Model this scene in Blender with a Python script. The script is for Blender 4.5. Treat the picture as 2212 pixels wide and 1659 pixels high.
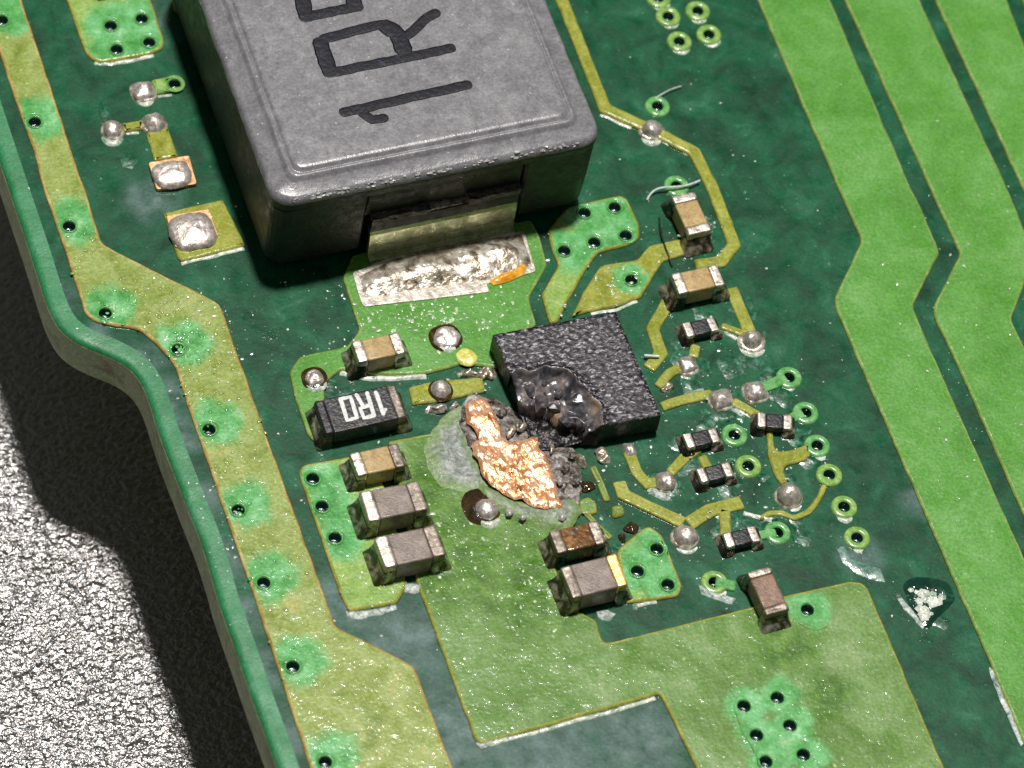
import bpy, bmesh, math, random
from mathutils import Vector, noise
from mathutils.geometry import tessellate_polygon, delaunay_2d_cdt, intersect_point_tri_2d

# ------------------------------------------------------------------ camera, light, exposure (1 unit = 1 mm)
S = bpy.context.scene
for o in list(bpy.data.objects):
    bpy.data.objects.remove(o)
COL = S.collection
F, AZ, EL, RO, DIST = 9604.0, math.radians(29.32), math.radians(56.79), math.radians(12.885), 80.0
CX, CY = 1106.0, 829.5
fw = Vector((math.sin(AZ) * math.cos(EL), math.cos(AZ) * math.cos(EL), -math.sin(EL)))
rt = Vector((math.cos(AZ), -math.sin(AZ), 0.0))
upv = rt.cross(fw)
RT = rt * math.cos(RO) + upv * math.sin(RO)
UP = -rt * math.sin(RO) + upv * math.cos(RO)
CAM = -fw * DIST
cd = bpy.data.cameras.new('camera')
cam = bpy.data.objects.new('camera', cd)
COL.objects.link(cam)
from mathutils import Matrix
m3 = Matrix((RT, UP, -fw)).transposed()
cam.matrix_world = Matrix.Translation(CAM) @ m3.to_4x4()
cd.sensor_width = 36.0
cd.lens = F / 2212.0 * 36.0
cd.clip_start, cd.clip_end = 1.0, 2000.0
cd.dof.use_dof = True
cd.dof.focus_distance = 79.5
cd.dof.aperture_fstop = 0.22
S.camera = cam

W = bpy.data.worlds.new('World')
S.world = W
W.use_nodes = True
W.node_tree.nodes['Background'].inputs[0].default_value = (0.95, 0.98, 1.0, 1)
W.node_tree.nodes['Background'].inputs[1].default_value = 0.11

ld = bpy.data.lights.new('bench_lamp', 'AREA')
ld.shape = 'DISK'
ld.size = 24.0
ld.energy = 1.14e6
ld.color = (1.0, 0.965, 0.92)
lamp = bpy.data.objects.new('bench_lamp', ld)
COL.objects.link(lamp)
ldir = Vector((math.tan(math.radians(4)), math.tan(math.radians(10)), 1.0)).normalized()
lamp.location = ldir * 300.0
lamp.rotation_euler = ldir.to_track_quat('Z', 'Y').to_euler()

S.view_settings.view_transform = 'Standard'
S.view_settings.look = 'None'
S.view_settings.exposure = 0.0
S.view_settings.gamma = 1.0
S.cycles.use_denoising = True
S.cycles.max_bounces = 6

# ------------------------------------------------------------------ helpers
def B(x, y, z=0.0):
    """frame coordinates, cast through the camera -> millimetres on the board plane at height z"""
    ray = fw + RT * ((x - CX) / F) - UP * ((y - CY) / F)
    t = (z - CAM.z) / ray.z
    return CAM + ray * t

def B2(x, y, z=0.0):
    p = B(x, y, z)
    return (p.x, p.y)

def L(pts, z=0.0):
    return [B2(x, y, z) for x, y in pts]

def link(name, me, mat=None, parent=None, smooth=False):
    o = bpy.data.objects.new(name, me)
    COL.objects.link(o)
    if mat is not None:
        for q in (mat if isinstance(mat, (list, tuple)) else [mat]):
            me.materials.append(q)
    if parent is not None:
        o.parent = parent
    if smooth:
        for p in me.polygons:
            p.use_smooth = True
    return o

def tag(o, label=None, cat=None, group=None, kind=None):
    if label: o['label'] = label
    if cat: o['category'] = cat
    if group: o['group'] = group
    if kind: o['kind'] = kind
    return o

def empty(name, loc=(0, 0, 0), rz=0.0):
    o = bpy.data.objects.new(name, None)
    o.empty_display_size = 0.3
    o.location = loc
    o.rotation_euler = (0, 0, rz)
    COL.objects.link(o)
    return o

def area2(p):
    return sum(p[i][0] * p[(i + 1) % len(p)][1] - p[(i + 1) % len(p)][0] * p[i][1] for i in range(len(p)))

def inside(pt, poly):
    x, y = pt
    r = False
    j = len(poly) - 1
    for i in range(len(poly)):
        xi, yi = poly[i]; xj, yj = poly[j]
        if (yi > y) != (yj > y) and x < (xj - xi) * (y - yi) / (yj - yi) + xi:
            r = not r
        j = i
    return r

def fillet(poly, r):
    out = []
    n = len(poly)
    for i in range(n):
        a, b, c = Vector(poly[i - 1]), Vector(poly[i]), Vector(poly[(i + 1) % n])
        d1, d2 = a - b, c - b
        l1, l2 = d1.length, d2.length
        if l1 < 1e-6 or l2 < 1e-6:
            continue
        k1, k2 = min(r, l1 * 0.45), min(r, l2 * 0.45)
        p, q = b + d1 / l1 * k1, b + d2 / l2 * k2
        for t in (0.0, 0.25, 0.5, 0.75, 1.0):
            v = p * (1 - t) ** 2 + b * 2 * t * (1 - t) + q * t * t
            out.append((v.x, v.y))
    return out

def wobble(poly, step, amp, seed):
    out = []
    n = len(poly)
    for i in range(n):
        a, b = Vector(poly[i]), Vector(poly[(i + 1) % n])
        d = b - a
        k = max(1, int(d.length / step))
        for j in range(k):
            p = a + d * (j / k)
            w = noise.noise_vector(Vector((p.x * 3.1, p.y * 3.1, seed))) * amp
            w += noise.noise_vector(Vector((p.x * 9.0, p.y * 9.0, seed + 7))) * amp * 0.6
            out.append((p.x + w.x, p.y + w.y))
    return out

def circle(cx, cy, r, n=14):
    return [(cx + r * math.cos(2 * math.pi * k / n), cy + r * math.sin(2 * math.pi * k / n)) for k in range(n)]

def plate(name, outer, holes, z0, z1, bev, mat, parent, rnd=0.07, wob=0.012, seed=1.0, rim=None, shrink=0.0):
    """a flat sheet with rounded top edges and round holes"""
    poly = list(outer)
    if area2(poly) < 0: poly.reverse()
    if rnd > 0: poly = fillet(poly, rnd)
    if wob > 0: poly = wobble(poly, 0.12, wob, seed)
    cu = bpy.data.curves.new('c', 'CURVE')
    cu.dimensions = '2D'
    cu.fill_mode = 'BOTH'
    for lp in [poly] + [circle(h[0], h[1], h[2]) for h in holes]:
        sp = cu.splines.new('POLY')
        sp.points.add(len(lp) - 1)
        for q, p in zip(sp.points, lp):
            q.co = (p[0], p[1], 0, 1)
        sp.use_cyclic_u = True
    h = (z1 - z0) / 2
    b = min(bev, h * 0.95)
    cu.extrude = h - b
    cu.bevel_depth = b
    cu.bevel_resolution = 2
    cu.offset = -b - shrink
    t = bpy.data.objects.new('t', cu)
    COL.objects.link(t)
    me = bpy.data.meshes.new_from_object(t.evaluated_get(bpy.context.evaluated_depsgraph_get()))
    bpy.data.objects.remove(t)
    bpy.data.curves.remove(cu)
    me.materials.clear()
    for v in me.vertices:
        v.co.z += (z0 + z1) / 2
    for p in me.polygons:
        p.use_smooth = abs(p.normal.z) < 0.995
        p.material_index = 1 if (rim is not None and p.use_smooth and not any((p.center.x - h_[0]) ** 2 + (p.center.y - h_[1]) ** 2 < 0.04 for h_ in holes)) else 0
    return link(name, me, [mat, rim] if rim is not None else mat, parent)

def stroke_poly(pts, w):
    """outline of a line of width w (list of 2d points)"""
    lft, rgt = [], []
    n = len(pts)
    for i in range(n):
        p = Vector(pts[i])
        d1 = (p - Vector(pts[i - 1])).normalized() if i else None
        d2 = (Vector(pts[i + 1]) - p).normalized() if i < n - 1 else None
        if d1 is None: d1 = d2
        if d2 is None: d2 = d1
        nn = Vector((-(d1 + d2).y, (d1 + d2).x)).normalized()
        k = 1.0 / max(0.5, nn.dot(Vector((-d1.y, d1.x))))
        lft.append(tuple(p + nn * (w / 2 * k)))
        rgt.append(tuple(p - nn * (w / 2 * k)))
    return lft + rgt[::-1]

def lathe(profile, n=20):
    """profile: list of (r, z, matindex)"""
    vs, fs, mi = [], [], []
    rows = []
    for r, z, m in profile:
        if r < 1e-6:
            rows.append([len(vs)]); vs.append((0, 0, z))
        else:
            rows.append(list(range(len(vs), len(vs) + n)))
            vs += [(r * math.cos(2 * math.pi * k / n), r * math.sin(2 * math.pi * k / n), z) for k in range(n)]
    for i in range(len(rows) - 1):
        a, b = rows[i], rows[i + 1]
        for k in range(n):
            k2 = (k + 1) % n
            if len(b) == 1:
                fs.append((a[k], a[k2], b[0]))
            else:
                fs.append((a[k], a[k2], b[k2], b[k]))
            mi.append(profile[i + 1][2])
    me = bpy.data.meshes.new('m')
    me.from_pydata(vs, [], fs)
    for p, m in zip(me.polygons, mi):
        p.material_index = m
        p.use_smooth = True
    return me

def loft(loops, cap_top=True, cap_bot=False):
    n = len(loops[0])
    vs = [p for lp in loops for p in lp]
    fs = []
    for i in range(len(loops) - 1):
        for k in range(n):
            k2 = (k + 1) % n
            fs.append((i * n + k, i * n + k2, (i + 1) * n + k2, (i + 1) * n + k))
    if cap_top: fs.append(tuple(range((len(loops) - 1) * n, len(loops) * n)))
    if cap_bot: fs.append(tuple(reversed(range(n))))
    me = bpy.data.meshes.new('m')
    me.from_pydata(vs, [], fs)
    return me

def rrect(x0, x1, y0, y1, r, z, n=6):
    pts = []
    for cx, cy, a in ((x1 - r, y1 - r, 0), (x0 + r, y1 - r, 90), (x0 + r, y0 + r, 180), (x1 - r, y0 + r, 270)):
        for k in range(n + 1):
            t = math.radians(a + 90 * k / n)
            pts.append((cx + r * math.cos(t), cy + r * math.sin(t), z))
    return pts

def bbox(name, x0, x1, y0, y1, z0, z1, bev, mat, parent, seg=2, jit=0.0, seed=0):
    bm = bmesh.new()
    bmesh.ops.create_cube(bm, size=1.0)
    for v in bm.verts:
        v.co = Vector(((x0 + x1) / 2 + v.co.x * (x1 - x0), (y0 + y1) / 2 + v.co.y * (y1 - y0), (z0 + z1) / 2 + v.co.z * (z1 - z0)))
    if bev > 0:
        bmesh.ops.bevel(bm, geom=list(bm.edges), offset=bev, segments=seg, profile=0.6, affect='EDGES')
    if jit:
        for v in bm.verts:
            v.co += noise.noise_vector(v.co * 6 + Vector((seed, seed, 0))) * jit
    me = bpy.data.meshes.new('m')
    bm.to_mesh(me); bm.free()
    o = link(name, me, mat, parent)
    for p in me.polygons:
        p.use_smooth = max(abs(p.normal.x), abs(p.normal.y), abs(p.normal.z)) < 0.98
    return o

def dome(rx, ry, h, sq, seed, amp, skirt=0.0, nr=7, na=28, flat=1.0):
    """solder mound: superellipse footprint, lumpy"""
    vs, fs = [], []
    def ang(k):
        t = 2 * math.pi * k / na
        c, s = math.cos(t), math.sin(t)
        e = 2.0 / sq
        return (math.copysign(abs(c) ** e, c), math.copysign(abs(s) ** e, s))
    prof = []
    for i in range(1, nr + 1):
        t = i / nr
        prof.append((math.sin(t * math.pi / 2), max(0.0, math.cos(t * math.pi / 2)) ** flat))
    vs.append((0, 0, h))
    for r, z in prof:
        for k in range(na):
            cx, cy = ang(k)
            vs.append((cx * r * rx, cy * r * ry, z * h))
    if skirt > 0:
        for k in range(na):
            cx, cy = ang(k)
            vs.append((cx * (rx + skirt), cy * (ry + skirt), -0.02))
        nr += 1
    for k in range(na):
        fs.append((0, 1 + k, 1 + (k + 1) % na))
    for i in range(nr - 1):
        for k in range(na):
            a, b = 1 + i * na + k, 1 + i * na + (k + 1) % na
            fs.append((a, a + na, b + na, b))
    out = []
    for v in vs:
        p = Vector(v)
        w = noise.noise_vector(p * 6.0 + Vector((seed * 3.3, seed * 1.7, seed))) * amp
        w += noise.noise_vector(p * 15.0 + Vector((seed * 3.3, seed * 1.7, seed))) * amp * 0.5
        out.append(p + w)
    me = bpy.data.meshes.new('m')
    me.from_pydata([tuple(v) for v in out], [], fs)
    for p in me.polygons: p.use_smooth = True
    return me

def patch(poly, step, zf, seed):
    """free-form sheet: triangulated interior of a polygon lifted by zf(x, y, d) with d = distance to the rim"""
    poly = list(poly)
    if area2(poly) < 0: poly.reverse()
    rnd = random.Random(seed)
    xs = [p[0] for p in poly]; ys = [p[1] for p in poly]
    def dist(x, y):
        best = 1e9
        for i in range(len(poly)):
            ax, ay = poly[i]; bx, by = poly[(i + 1) % len(poly)]
            dx, dy = bx - ax, by - ay
            t = max(0, min(1, ((x - ax) * dx + (y - ay) * dy) / (dx * dx + dy * dy + 1e-12)))
            best = min(best, math.hypot(x - ax - t * dx, y - ay - t * dy))
        return best
    pts = [Vector(p) for p in poly]
    n0 = len(pts)
    y = min(ys)
    while y < max(ys):
        x = min(xs)
        while x < max(xs):
            q = (x + rnd.uniform(-.35, .35) * step, y + rnd.uniform(-.35, .35) * step)
            if inside(q, poly) and dist(*q) > step * 0.45:
                pts.append(Vector(q))
            x += step
        y += step
    ed = [(i, (i + 1) % n0) for i in range(n0)]
    v, e, f, *_ = delaunay_2d_cdt(pts, ed, [], 1, 1e-5)
    vs = []
    for p in v:
        d = dist(p.x, p.y)
        vs.append((p.x, p.y, zf(p.x, p.y, d)))
    me = bpy.data.meshes.new('m')
    me.from_pydata(vs, [], [tuple(t) for t in f])
    for p in me.polygons: p.use_smooth = True
    me.update()
    at = me.attributes.new('rim', 'FLOAT', 'POINT')
    at.data.foreach_set('value', [dist(p.x, p.y) for p in v])
    if me.polygons and sum(p.normal.z * p.area for p in me.polygons) < 0:
        me.flip_normals()
    return me

def fbm(x, y, s, seed, oct=4):
    t, a, k = 0.0, 0.5, s
    for i in range(oct):
        t += a * noise.noise(Vector((x * k, y * k, seed + i * 3.1)))
        a *= 0.5; k *= 2.1
    return t

# ------------------------------------------------------------------ materials
def srgb(r, g, b):
    f = lambda c: (c / 255 / 12.92) if c / 255 <= 0.04045 else ((c / 255 + 0.055) / 1.055) ** 2.4
    return (f(r), f(g), f(b), 1)

def n_fine(N, K, src, sc):
    q = N.new('ShaderNodeTexNoise'); q.inputs['Scale'].default_value = sc; q.inputs['Detail'].default_value = 5.0
    K.new(src, q.inputs['Vector'])
    return q.outputs['Fac']

def surf(name, stops, nscale=2.0, rough=0.4, rvar=0.12, metal=0.0, bump=(8.0, 0.3, 0.02), bump2=None, coat=0.0, spec=0.5,
         warp=0.6, detail=5.0, specks=None, stretch=None, crough=0.12, blotch=None, rimcol=None, grain=(18.0, 0.20)):
    m = bpy.data.materials.new(name)
    m.use_nodes = True
    nt = m.node_tree
    N, K = nt.nodes, nt.links
    bs = N['Principled BSDF']
    tc = N.new('ShaderNodeTexCoord')
    src = tc.outputs['Object']
    if stretch:
        mp = N.new('ShaderNodeMapping')
        mp.inputs['Scale'].default_value = stretch[:3]
        mp.inputs['Rotation'].default_value = (0, 0, math.radians(stretch[3]))
        K.new(src, mp.inputs[0]); src = mp.outputs[0]
    nz = N.new('ShaderNodeTexNoise')
    nz.inputs['Scale'].default_value = nscale
    nz.inputs['Detail'].default_value = detail
    nz.inputs['Roughness'].default_value = 0.62
    nz.inputs['Distortion'].default_value = warp
    K.new(src, nz.inputs['Vector'])
    cr = N.new('ShaderNodeValToRGB')
    el = cr.color_ramp.elements
    while len(el) < len(stops): el.new(0.5)
    for e, (p, c) in zip(el, stops):
        e.position = p; e.color = c
    K.new(nz.outputs['Fac'], cr.inputs[0])
    colour = cr.outputs[0]
    for pts, bstops, soft in (blotch or []):      # soft-edged patches of another tint around given spots (x, y, r)
        wn = N.new('ShaderNodeTexNoise'); wn.inputs['Scale'].default_value = 3.2; wn.inputs['Detail'].default_value = 4.0
        K.new(src, wn.inputs['Vector'])
        acc = None
        for x, y, r in pts:
            dn = N.new('ShaderNodeVectorMath'); dn.operation = 'DISTANCE'
            K.new(src, dn.inputs[0]); dn.inputs[1].default_value = (x, y, 0.05)
            ma = N.new('ShaderNodeMath'); ma.operation = 'DIVIDE'
            K.new(dn.outputs['Value'], ma.inputs[0]); ma.inputs[1].default_value = r
            if acc is None: acc = ma.outputs[0]
            else:
                mn = N.new('ShaderNodeMath'); mn.operation = 'MINIMUM'
                K.new(acc, mn.inputs[0]); K.new(ma.outputs[0], mn.inputs[1]); acc = mn.outputs[0]
        ad = N.new('ShaderNodeMath'); ad.operation = 'MULTIPLY_ADD'
        K.new(wn.outputs['Fac'], ad.inputs[0]); ad.inputs[1].default_value = 0.9; K.new(acc, ad.inputs[2])
        mr0 = N.new('ShaderNodeMapRange'); mr0.interpolation_type = 'SMOOTHSTEP'
        mr0.inputs['From Min'].default_value = 1.45 - soft; mr0.inputs['From Max'].default_value = 1.45 + soft * 0.6
        mr0.inputs['To Min'].default_value = 1.0; mr0.inputs['To Max'].default_value = 0.0
        K.new(ad.outputs[0], mr0.inputs['Value'])
        c2 = N.new('ShaderNodeValToRGB')
        e2 = c2.color_ramp.elements
        while len(e2) < len(bstops): e2.new(0.5)
        for e, (p, c) in zip(e2, bstops): e.position = p; e.color = c
        K.new(n_fine(N, K, src, 3.0), c2.inputs[0])
        mx = N.new('ShaderNodeMix'); mx.data_type = 'RGBA'
        K.new(mr0.outputs[0], mx.inputs[0]); K.new(colour, mx.inputs[6]); K.new(c2.outputs[0], mx.inputs[7])
        colour = mx.outputs[2]
    if rimcol:                                    # thin deposit: the rim of the patch shows the mask below
        at = N.new('ShaderNodeAttribute'); at.attribute_name = 'rim'
        wn = N.new('ShaderNodeTexNoise'); wn.inputs['Scale'].default_value = 4.0; wn.inputs['Detail'].default_value = 5.0
        K.new(src, wn.inputs['Vector'])
        ad = N.new('ShaderNodeMath'); ad.operation = 'MULTIPLY_ADD'
        K.new(wn.outputs['Fac'], ad.inputs[0]); ad.inputs[1].default_value = 0.5; K.new(at.outputs['Fac'], ad.inputs[2])
        mr0 = N.new('ShaderNodeMapRange'); mr0.interpolation_type = 'SMOOTHSTEP'
        mr0.inputs['From Min'].default_value = 0.22; mr0.inputs['From Max'].default_value = 0.60
        K.new(ad.outputs[0], mr0.inputs['Value'])
        mx = N.new('ShaderNodeMix'); mx.data_type = 'RGBA'
        K.new(mr0.outputs[0], mx.inputs[0]); mx.inputs[6].default_value = rimcol; K.new(colour, mx.inputs[7])
        colour = mx.outputs[2]
    if specks:                       # (scale, threshold, colour)
        for sc, th, c in specks:
            vz = N.new('ShaderNodeTexNoise')
            vz.inputs['Scale'].default_value = sc
            vz.inputs['Detail'].default_value = 3.0
            K.new(src, vz.inputs['Vector'])
            r2 = N.new('ShaderNodeValToRGB')
            r2.color_ramp.elements[0].position = th
            r2.color_ramp.elements[1].position = min(1.0, th + 0.07)
            K.new(vz.outputs['Fac'], r2.inputs[0])
            mx = N.new('ShaderNodeMix'); mx.data_type = 'RGBA'
            K.new(r2.outputs[0], mx.inputs[0])
            K.new(colour, mx.inputs[6])
            mx.inputs[7].default_value = c
            colour = mx.outputs[2]
    if grain:
        gz = N.new('ShaderNodeTexNoise'); gz.inputs['Scale'].default_value = grain[0]; gz.inputs['Detail'].default_value = 2.0
        K.new(src, gz.inputs['Vector'])
        gr = N.new('ShaderNodeMapRange')
        gr.inputs['From Min'].default_value = 0.3; gr.inputs['From Max'].default_value = 0.7
        gr.inputs['To Min'].default_value = 1 - grain[1]; gr.inputs['To Max'].default_value = 1 + grain[1]
        K.new(gz.outputs['Fac'], gr.inputs['Value'])
        gm = N.new('ShaderNodeMix'); gm.data_type = 'RGBA'; gm.blend_type = 'MULTIPLY'; gm.inputs[0].default_value = 1.0
        K.new(colour, gm.inputs[6]); K.new(gr.outputs[0], gm.inputs[7])
        colour = gm.outputs[2]
    K.new(colour, bs.inputs['Base Color'])
    mr = N.new('ShaderNodeMapRange')
    mr.inputs['From Min'].default_value = 0.3
    mr.inputs['From Max'].default_value = 0.7
    mr.inputs['To Min'].default_value = max(0.02, rough - rvar)
    mr.inputs['To Max'].default_value = rough + rvar
    n3 = N.new('ShaderNodeTexNoise')
    n3.inputs['Scale'].default_value = nscale * 2.3
    n3.inputs['Detail'].default_value = 4.0
    K.new(src, n3.inputs['Vector'])
    K.new(n3.outputs['Fac'], mr.inputs['Value'])
    K.new(mr.outputs[0], bs.inputs['Roughness'])
    bs.inputs['Metallic'].default_value = metal
    bs.inputs['Specular IOR Level'].default_value = spec
    bs.inputs['Coat Weight'].default_value = coat
    bs.inputs['Coat Roughness'].default_value = crough
    prev = None
    for bp in (bump, bump2):
        if not bp: continue
        bn = N.new('ShaderNodeTexNoise')
        bn.inputs['Scale'].default_value = bp[0]
        bn.inputs['Detail'].default_value = 4.0
        K.new(src, bn.inputs['Vector'])
        b = N.new('ShaderNodeBump')
        b.inputs['Strength'].default_value = bp[1]
        b.inputs['Distance'].default_value = bp[2]
        K.new(bn.outputs['Fac'], b.inputs['Height'])
        if prev: K.new(prev.outputs[0], b.inputs['Normal'])
        prev = b
    if prev:
        K.new(prev.outputs[0], bs.inputs['Normal'])
        K.new(prev.outputs[0], bs.inputs['Coat Normal'])
    return m

# vias: free rings and those that sit in copper
RINGS = [(1422, -3, 0), (1443, 37, 0), (1507, 25, 0), (1467, 91, 0), (1531, 76, 0), (1420, 231, 1), (1461, 403, 1),
         (1704, 817, 1), (1740, 893, 1), (1765, 964, 1), (1791, 1027, 0), (1823, 1096, 0), (1851, 1163, 0), (1679, 1152, 1),
         (1586, 941, 1), (1616, 1008, 0), (1543, 1259, 0)]
PLANE_VIAS = {
    'left': [(4, 47), (75, 267), (149, 492), (227, 680), (384, 758), (451, 931), (514, 1105), (569, 1262), (632, 1443), (702, 1649)],
    'corner': [(239, 59), (306, 44), (252, 110), (322, 95)],
    'stub': [(377, 185)],
    'mint': [(1327, 451), (1262, 463), (1351, 512), (1283, 527), (1218, 545)],
    'fan': [(1363, 608)],
    'column': [(675, 1037), (695, 1097), (723, 1165)],
    'power': [(1606, 1529), (1633, 1592), (1653, 1649), (1678, 1511), (1705, 1571), (1734, 1634), (1743, 1321)],
    'lobe': [(1418, 1189), (1376, 1237), (1442, 1266)],
}
def spots(key, r, dx=0.0, dy=0.0):
    return [(B2(x, y)[0] + dx, B2(x, y)[1] + dy, r) for x, y in PLANE_VIAS[key]]
MASKB = dict(bump=(3.6, 0.6, 0.03), bump2=(17.0, 0.6, 0.010), coat=0.6, spec=0.25, crough=0.10)
M = {}
MINT = [(0.30, srgb(60, 136, 58)), (0.46, srgb(86, 162, 86)), (0.62, srgb(112, 182, 118)), (0.76, srgb(156, 202, 146))]
SCORCH = [(0.3, srgb(54, 94, 10)), (0.5, srgb(74, 118, 26)), (0.7, srgb(104, 142, 58))]
SHEEN_FILM = [(0.32, srgb(46, 80, 68)), (0.5, srgb(72, 100, 92)), (0.68, srgb(100, 122, 120))]  # grey sheen painted into the mask colour, together with residue film
M['mask_dark'] = surf('mask_dark', [(0.32, srgb(2, 54, 30)), (0.46, srgb(5, 70, 42)), (0.60, srgb(14, 86, 54)), (0.78, srgb(56, 112, 86))],
                      1.3, 0.40, 0.12, specks=[(9.0, 0.70, srgb(84, 136, 110)), (21.0, 0.72, srgb(150, 180, 164))],
                      blotch=[([B2(x, y) + (r,) for x, y, r in ((270, 50, 0.8), (330, 430, 0.5), (760, 1300, 0.7), (880, 1390, 0.9),
                                                                (980, 1580, 1.0), (1180, 1640, 1.3), (1380, 1600, 0.9), (60, 560, 0.4), (350, 860, 0.45), (430, 1080, 0.42), (560, 1450, 0.42), (130, 640, 0.3), (210, 728, 0.3), (310, 775, 0.35), (385, 940, 0.42), (475, 1210, 0.42), (515, 1330, 0.42), (615, 1590, 0.42),
                                                                (1980, 1080, 0.35), (1860, 1200, 0.4))], SHEEN_FILM, 0.8)], bump=(1.6, 0.4, 0.03), bump2=(14.0, 0.4, 0.006), coat=0.55, spec=0.2, crough=0.10)
M['mask_edge'] = surf('mask_edge', [(0.3, srgb(24, 106, 58)), (0.55, srgb(38, 124, 74)), (0.75, srgb(76, 136, 104))], 0.9, 0.5, 0.1, bump=(5.0, 0.5, 0.02), bump2=(22.0, 0.5, 0.01))
M['edge_wall'] = surf('edge_wall', [(0.3, srgb(150, 160, 118)), (0.55, srgb(190, 206, 160)), (0.75, srgb(146, 128, 94))], 1.4, 0.6, 0.1, bump=(16.0, 0.5, 0.02))
M['mask_olive'] = surf('mask_olive', [(0.28, srgb(98, 126, 40)), (0.42, srgb(130, 146, 62)), (0.56, srgb(144, 162, 88)), (0.74, srgb(168, 168, 98))],
                       1.7, 0.36, 0.12, specks=[(13.0, 0.66, srgb(184, 204, 136)), (23.0, 0.73, srgb(70, 82, 30))], blotch=[(spots('left', 0.52, 0.14, 0.08), MINT, 0.35)], **MASKB)
M['mask_leaf'] = surf('mask_leaf', [(0.30, srgb(74, 132, 42)), (0.5, srgb(86, 146, 56)), (0.70, srgb(106, 160, 82))],
                      0.8, 0.36, 0.10, specks=[(16.0, 0.72, srgb(150, 190, 126)), (12.0, 0.765, srgb(40, 70, 30))], **MASKB)
M['mask_burnt'] = surf('mask_burnt', [(0.28, srgb(72, 110, 28)), (0.44, srgb(90, 128, 50)), (0.58, srgb(110, 144, 78)), (0.74, srgb(136, 158, 108))],
                       0.9, 0.38, 0.14, specks=[(11.0, 0.68, srgb(166, 188, 132)), (19.0, 0.73, srgb(50, 66, 22))],
                       blotch=[([B2(x, y) + (r,) for x, y, r in ((1010, 1190, 1.1), (890, 1100, 0.7), (1120, 1290, 0.8), (1230, 1280, 0.8), (930, 1260, 0.7), (1180, 1210, 0.7), (940, 1040, 0.5),
                                                                 (1680, 1400, 0.7), (1790, 1500, 0.5))], SCORCH, 0.6),
                               (spots('power', 0.40, 0.06, 0.0), MINT, 0.35)], **MASKB)
M['mask_lime'] = surf('mask_lime', [(0.30, srgb(118, 126, 28)), (0.5, srgb(142, 148, 50)), (0.7, srgb(164, 168, 82))],
                      2.4, 0.34, 0.1, specks=[(17.0, 0.70, srgb(190, 196, 118))], blotch=[(spots('fan', 0.36), MINT, 0.3)], **MASKB)
M['mask_pad'] = surf('mask_pad', [(0.30, srgb(110, 150, 54)), (0.5, srgb(136, 168, 80)), (0.7, srgb(160, 186, 108))],
                     2.4, 0.34, 0.1, specks=[(17.0, 0.70, srgb(186, 206, 140))],
                     blotch=[(spots('corner', 0.55) + spots('mint', 0.55) + spots('column', 0.5, 0.1) + spots('lobe', 0.5), MINT, 0.35)], **MASKB)
M['mask_mint'] = surf('mask_mint', MINT, 2.1, 0.34, 0.1, specks=[(14.0, 0.70, srgb(180, 216, 176))], **MASKB)
M['rim_tan'] = surf('rim_tan', [(0.3, srgb(150, 122, 56)), (0.5, srgb(180, 156, 86)), (0.7, srgb(206, 186, 122))], 2.5, 0.3, 0.1, bump=(7.0, 0.6, 0.03), coat=0.6, crough=0.22)
M['rim_leaf'] = surf('rim_leaf', [(0.3, srgb(104, 138, 54)), (0.5, srgb(128, 156, 76)), (0.7, srgb(158, 174, 104))], 2.5, 0.3, 0.1, bump=(7.0, 0.6, 0.03), coat=0.6, crough=0.22)
M['rim_lime'] = surf('rim_lime', [(0.3, srgb(126, 128, 40)), (0.5, srgb(152, 156, 66)), (0.7, srgb(180, 172, 92))], 2.5, 0.3, 0.1, bump=(7.0, 0.6, 0.03), coat=0.6, crough=0.22)
M['mask_ring'] = surf('mask_ring', [(0.3, srgb(96, 146, 62)), (0.5, srgb(126, 168, 84)), (0.7, srgb(158, 182, 104))], 4.0, 0.25, 0.08,
                      bump=(8.0, 0.3, 0.015), coat=0.5)
M['mask_mintring'] = surf('mask_mintring', [(0.3, srgb(74, 142, 72)), (0.5, srgb(98, 164, 92)), (0.7, srgb(134, 182, 124))], 4.0, 0.25, 0.08,
                          bump=(8.0, 0.3, 0.015), coat=0.5)
M['via_plug'] = surf('via_plug', [(0.3, srgb(12, 48, 40)), (0.7, srgb(30, 74, 62))], 6.0, 0.22, 0.08, bump=(9.0, 0.3, 0.02), coat=0.6)
M['solder'] = surf('solder', [(0.3, srgb(176, 164, 154)), (0.5, srgb(212, 202, 194)), (0.7, srgb(236, 228, 222))], 5.0, 0.44, 0.10, metal=0.75,
                   bump=(10.0, 0.5, 0.04), bump2=(36.0, 0.3, 0.01))
M['solder_rough'] = surf('solder_rough', [(0.32, srgb(58, 50, 42)), (0.45, srgb(150, 138, 120)), (0.6, srgb(216, 208, 194)), (0.75, srgb(240, 234, 224))],
                         4.0, 0.30, 0.12, metal=0.5, bump=(9.0, 0.7, 0.03), bump2=(30.0, 0.4, 0.008))
M['tin_cream'] = surf('tin_cream', [(0.3, srgb(176, 166, 150)), (0.5, srgb(212, 204, 190)), (0.7, srgb(232, 226, 214))], 4.0, 0.30, 0.1, metal=0.4, bump=(6.0, 0.5, 0.02), bump2=(24.0, 0.4, 0.008))
M['pad_copper'] = surf('pad_copper', [(0.3, srgb(206, 150, 104)), (0.7, srgb(236, 186, 140))], 6.0, 0.36, 0.1, metal=0.7, bump=(20.0, 0.3, 0.01))
M['term'] = surf('term', [(0.30, srgb(120, 110, 100)), (0.46, srgb(176, 166, 156)), (0.66, srgb(214, 206, 198))], 6.0, 0.42, 0.12, metal=0.8,
                 bump=(12.0, 0.4, 0.02), bump2=(40.0, 0.3, 0.008))
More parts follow.
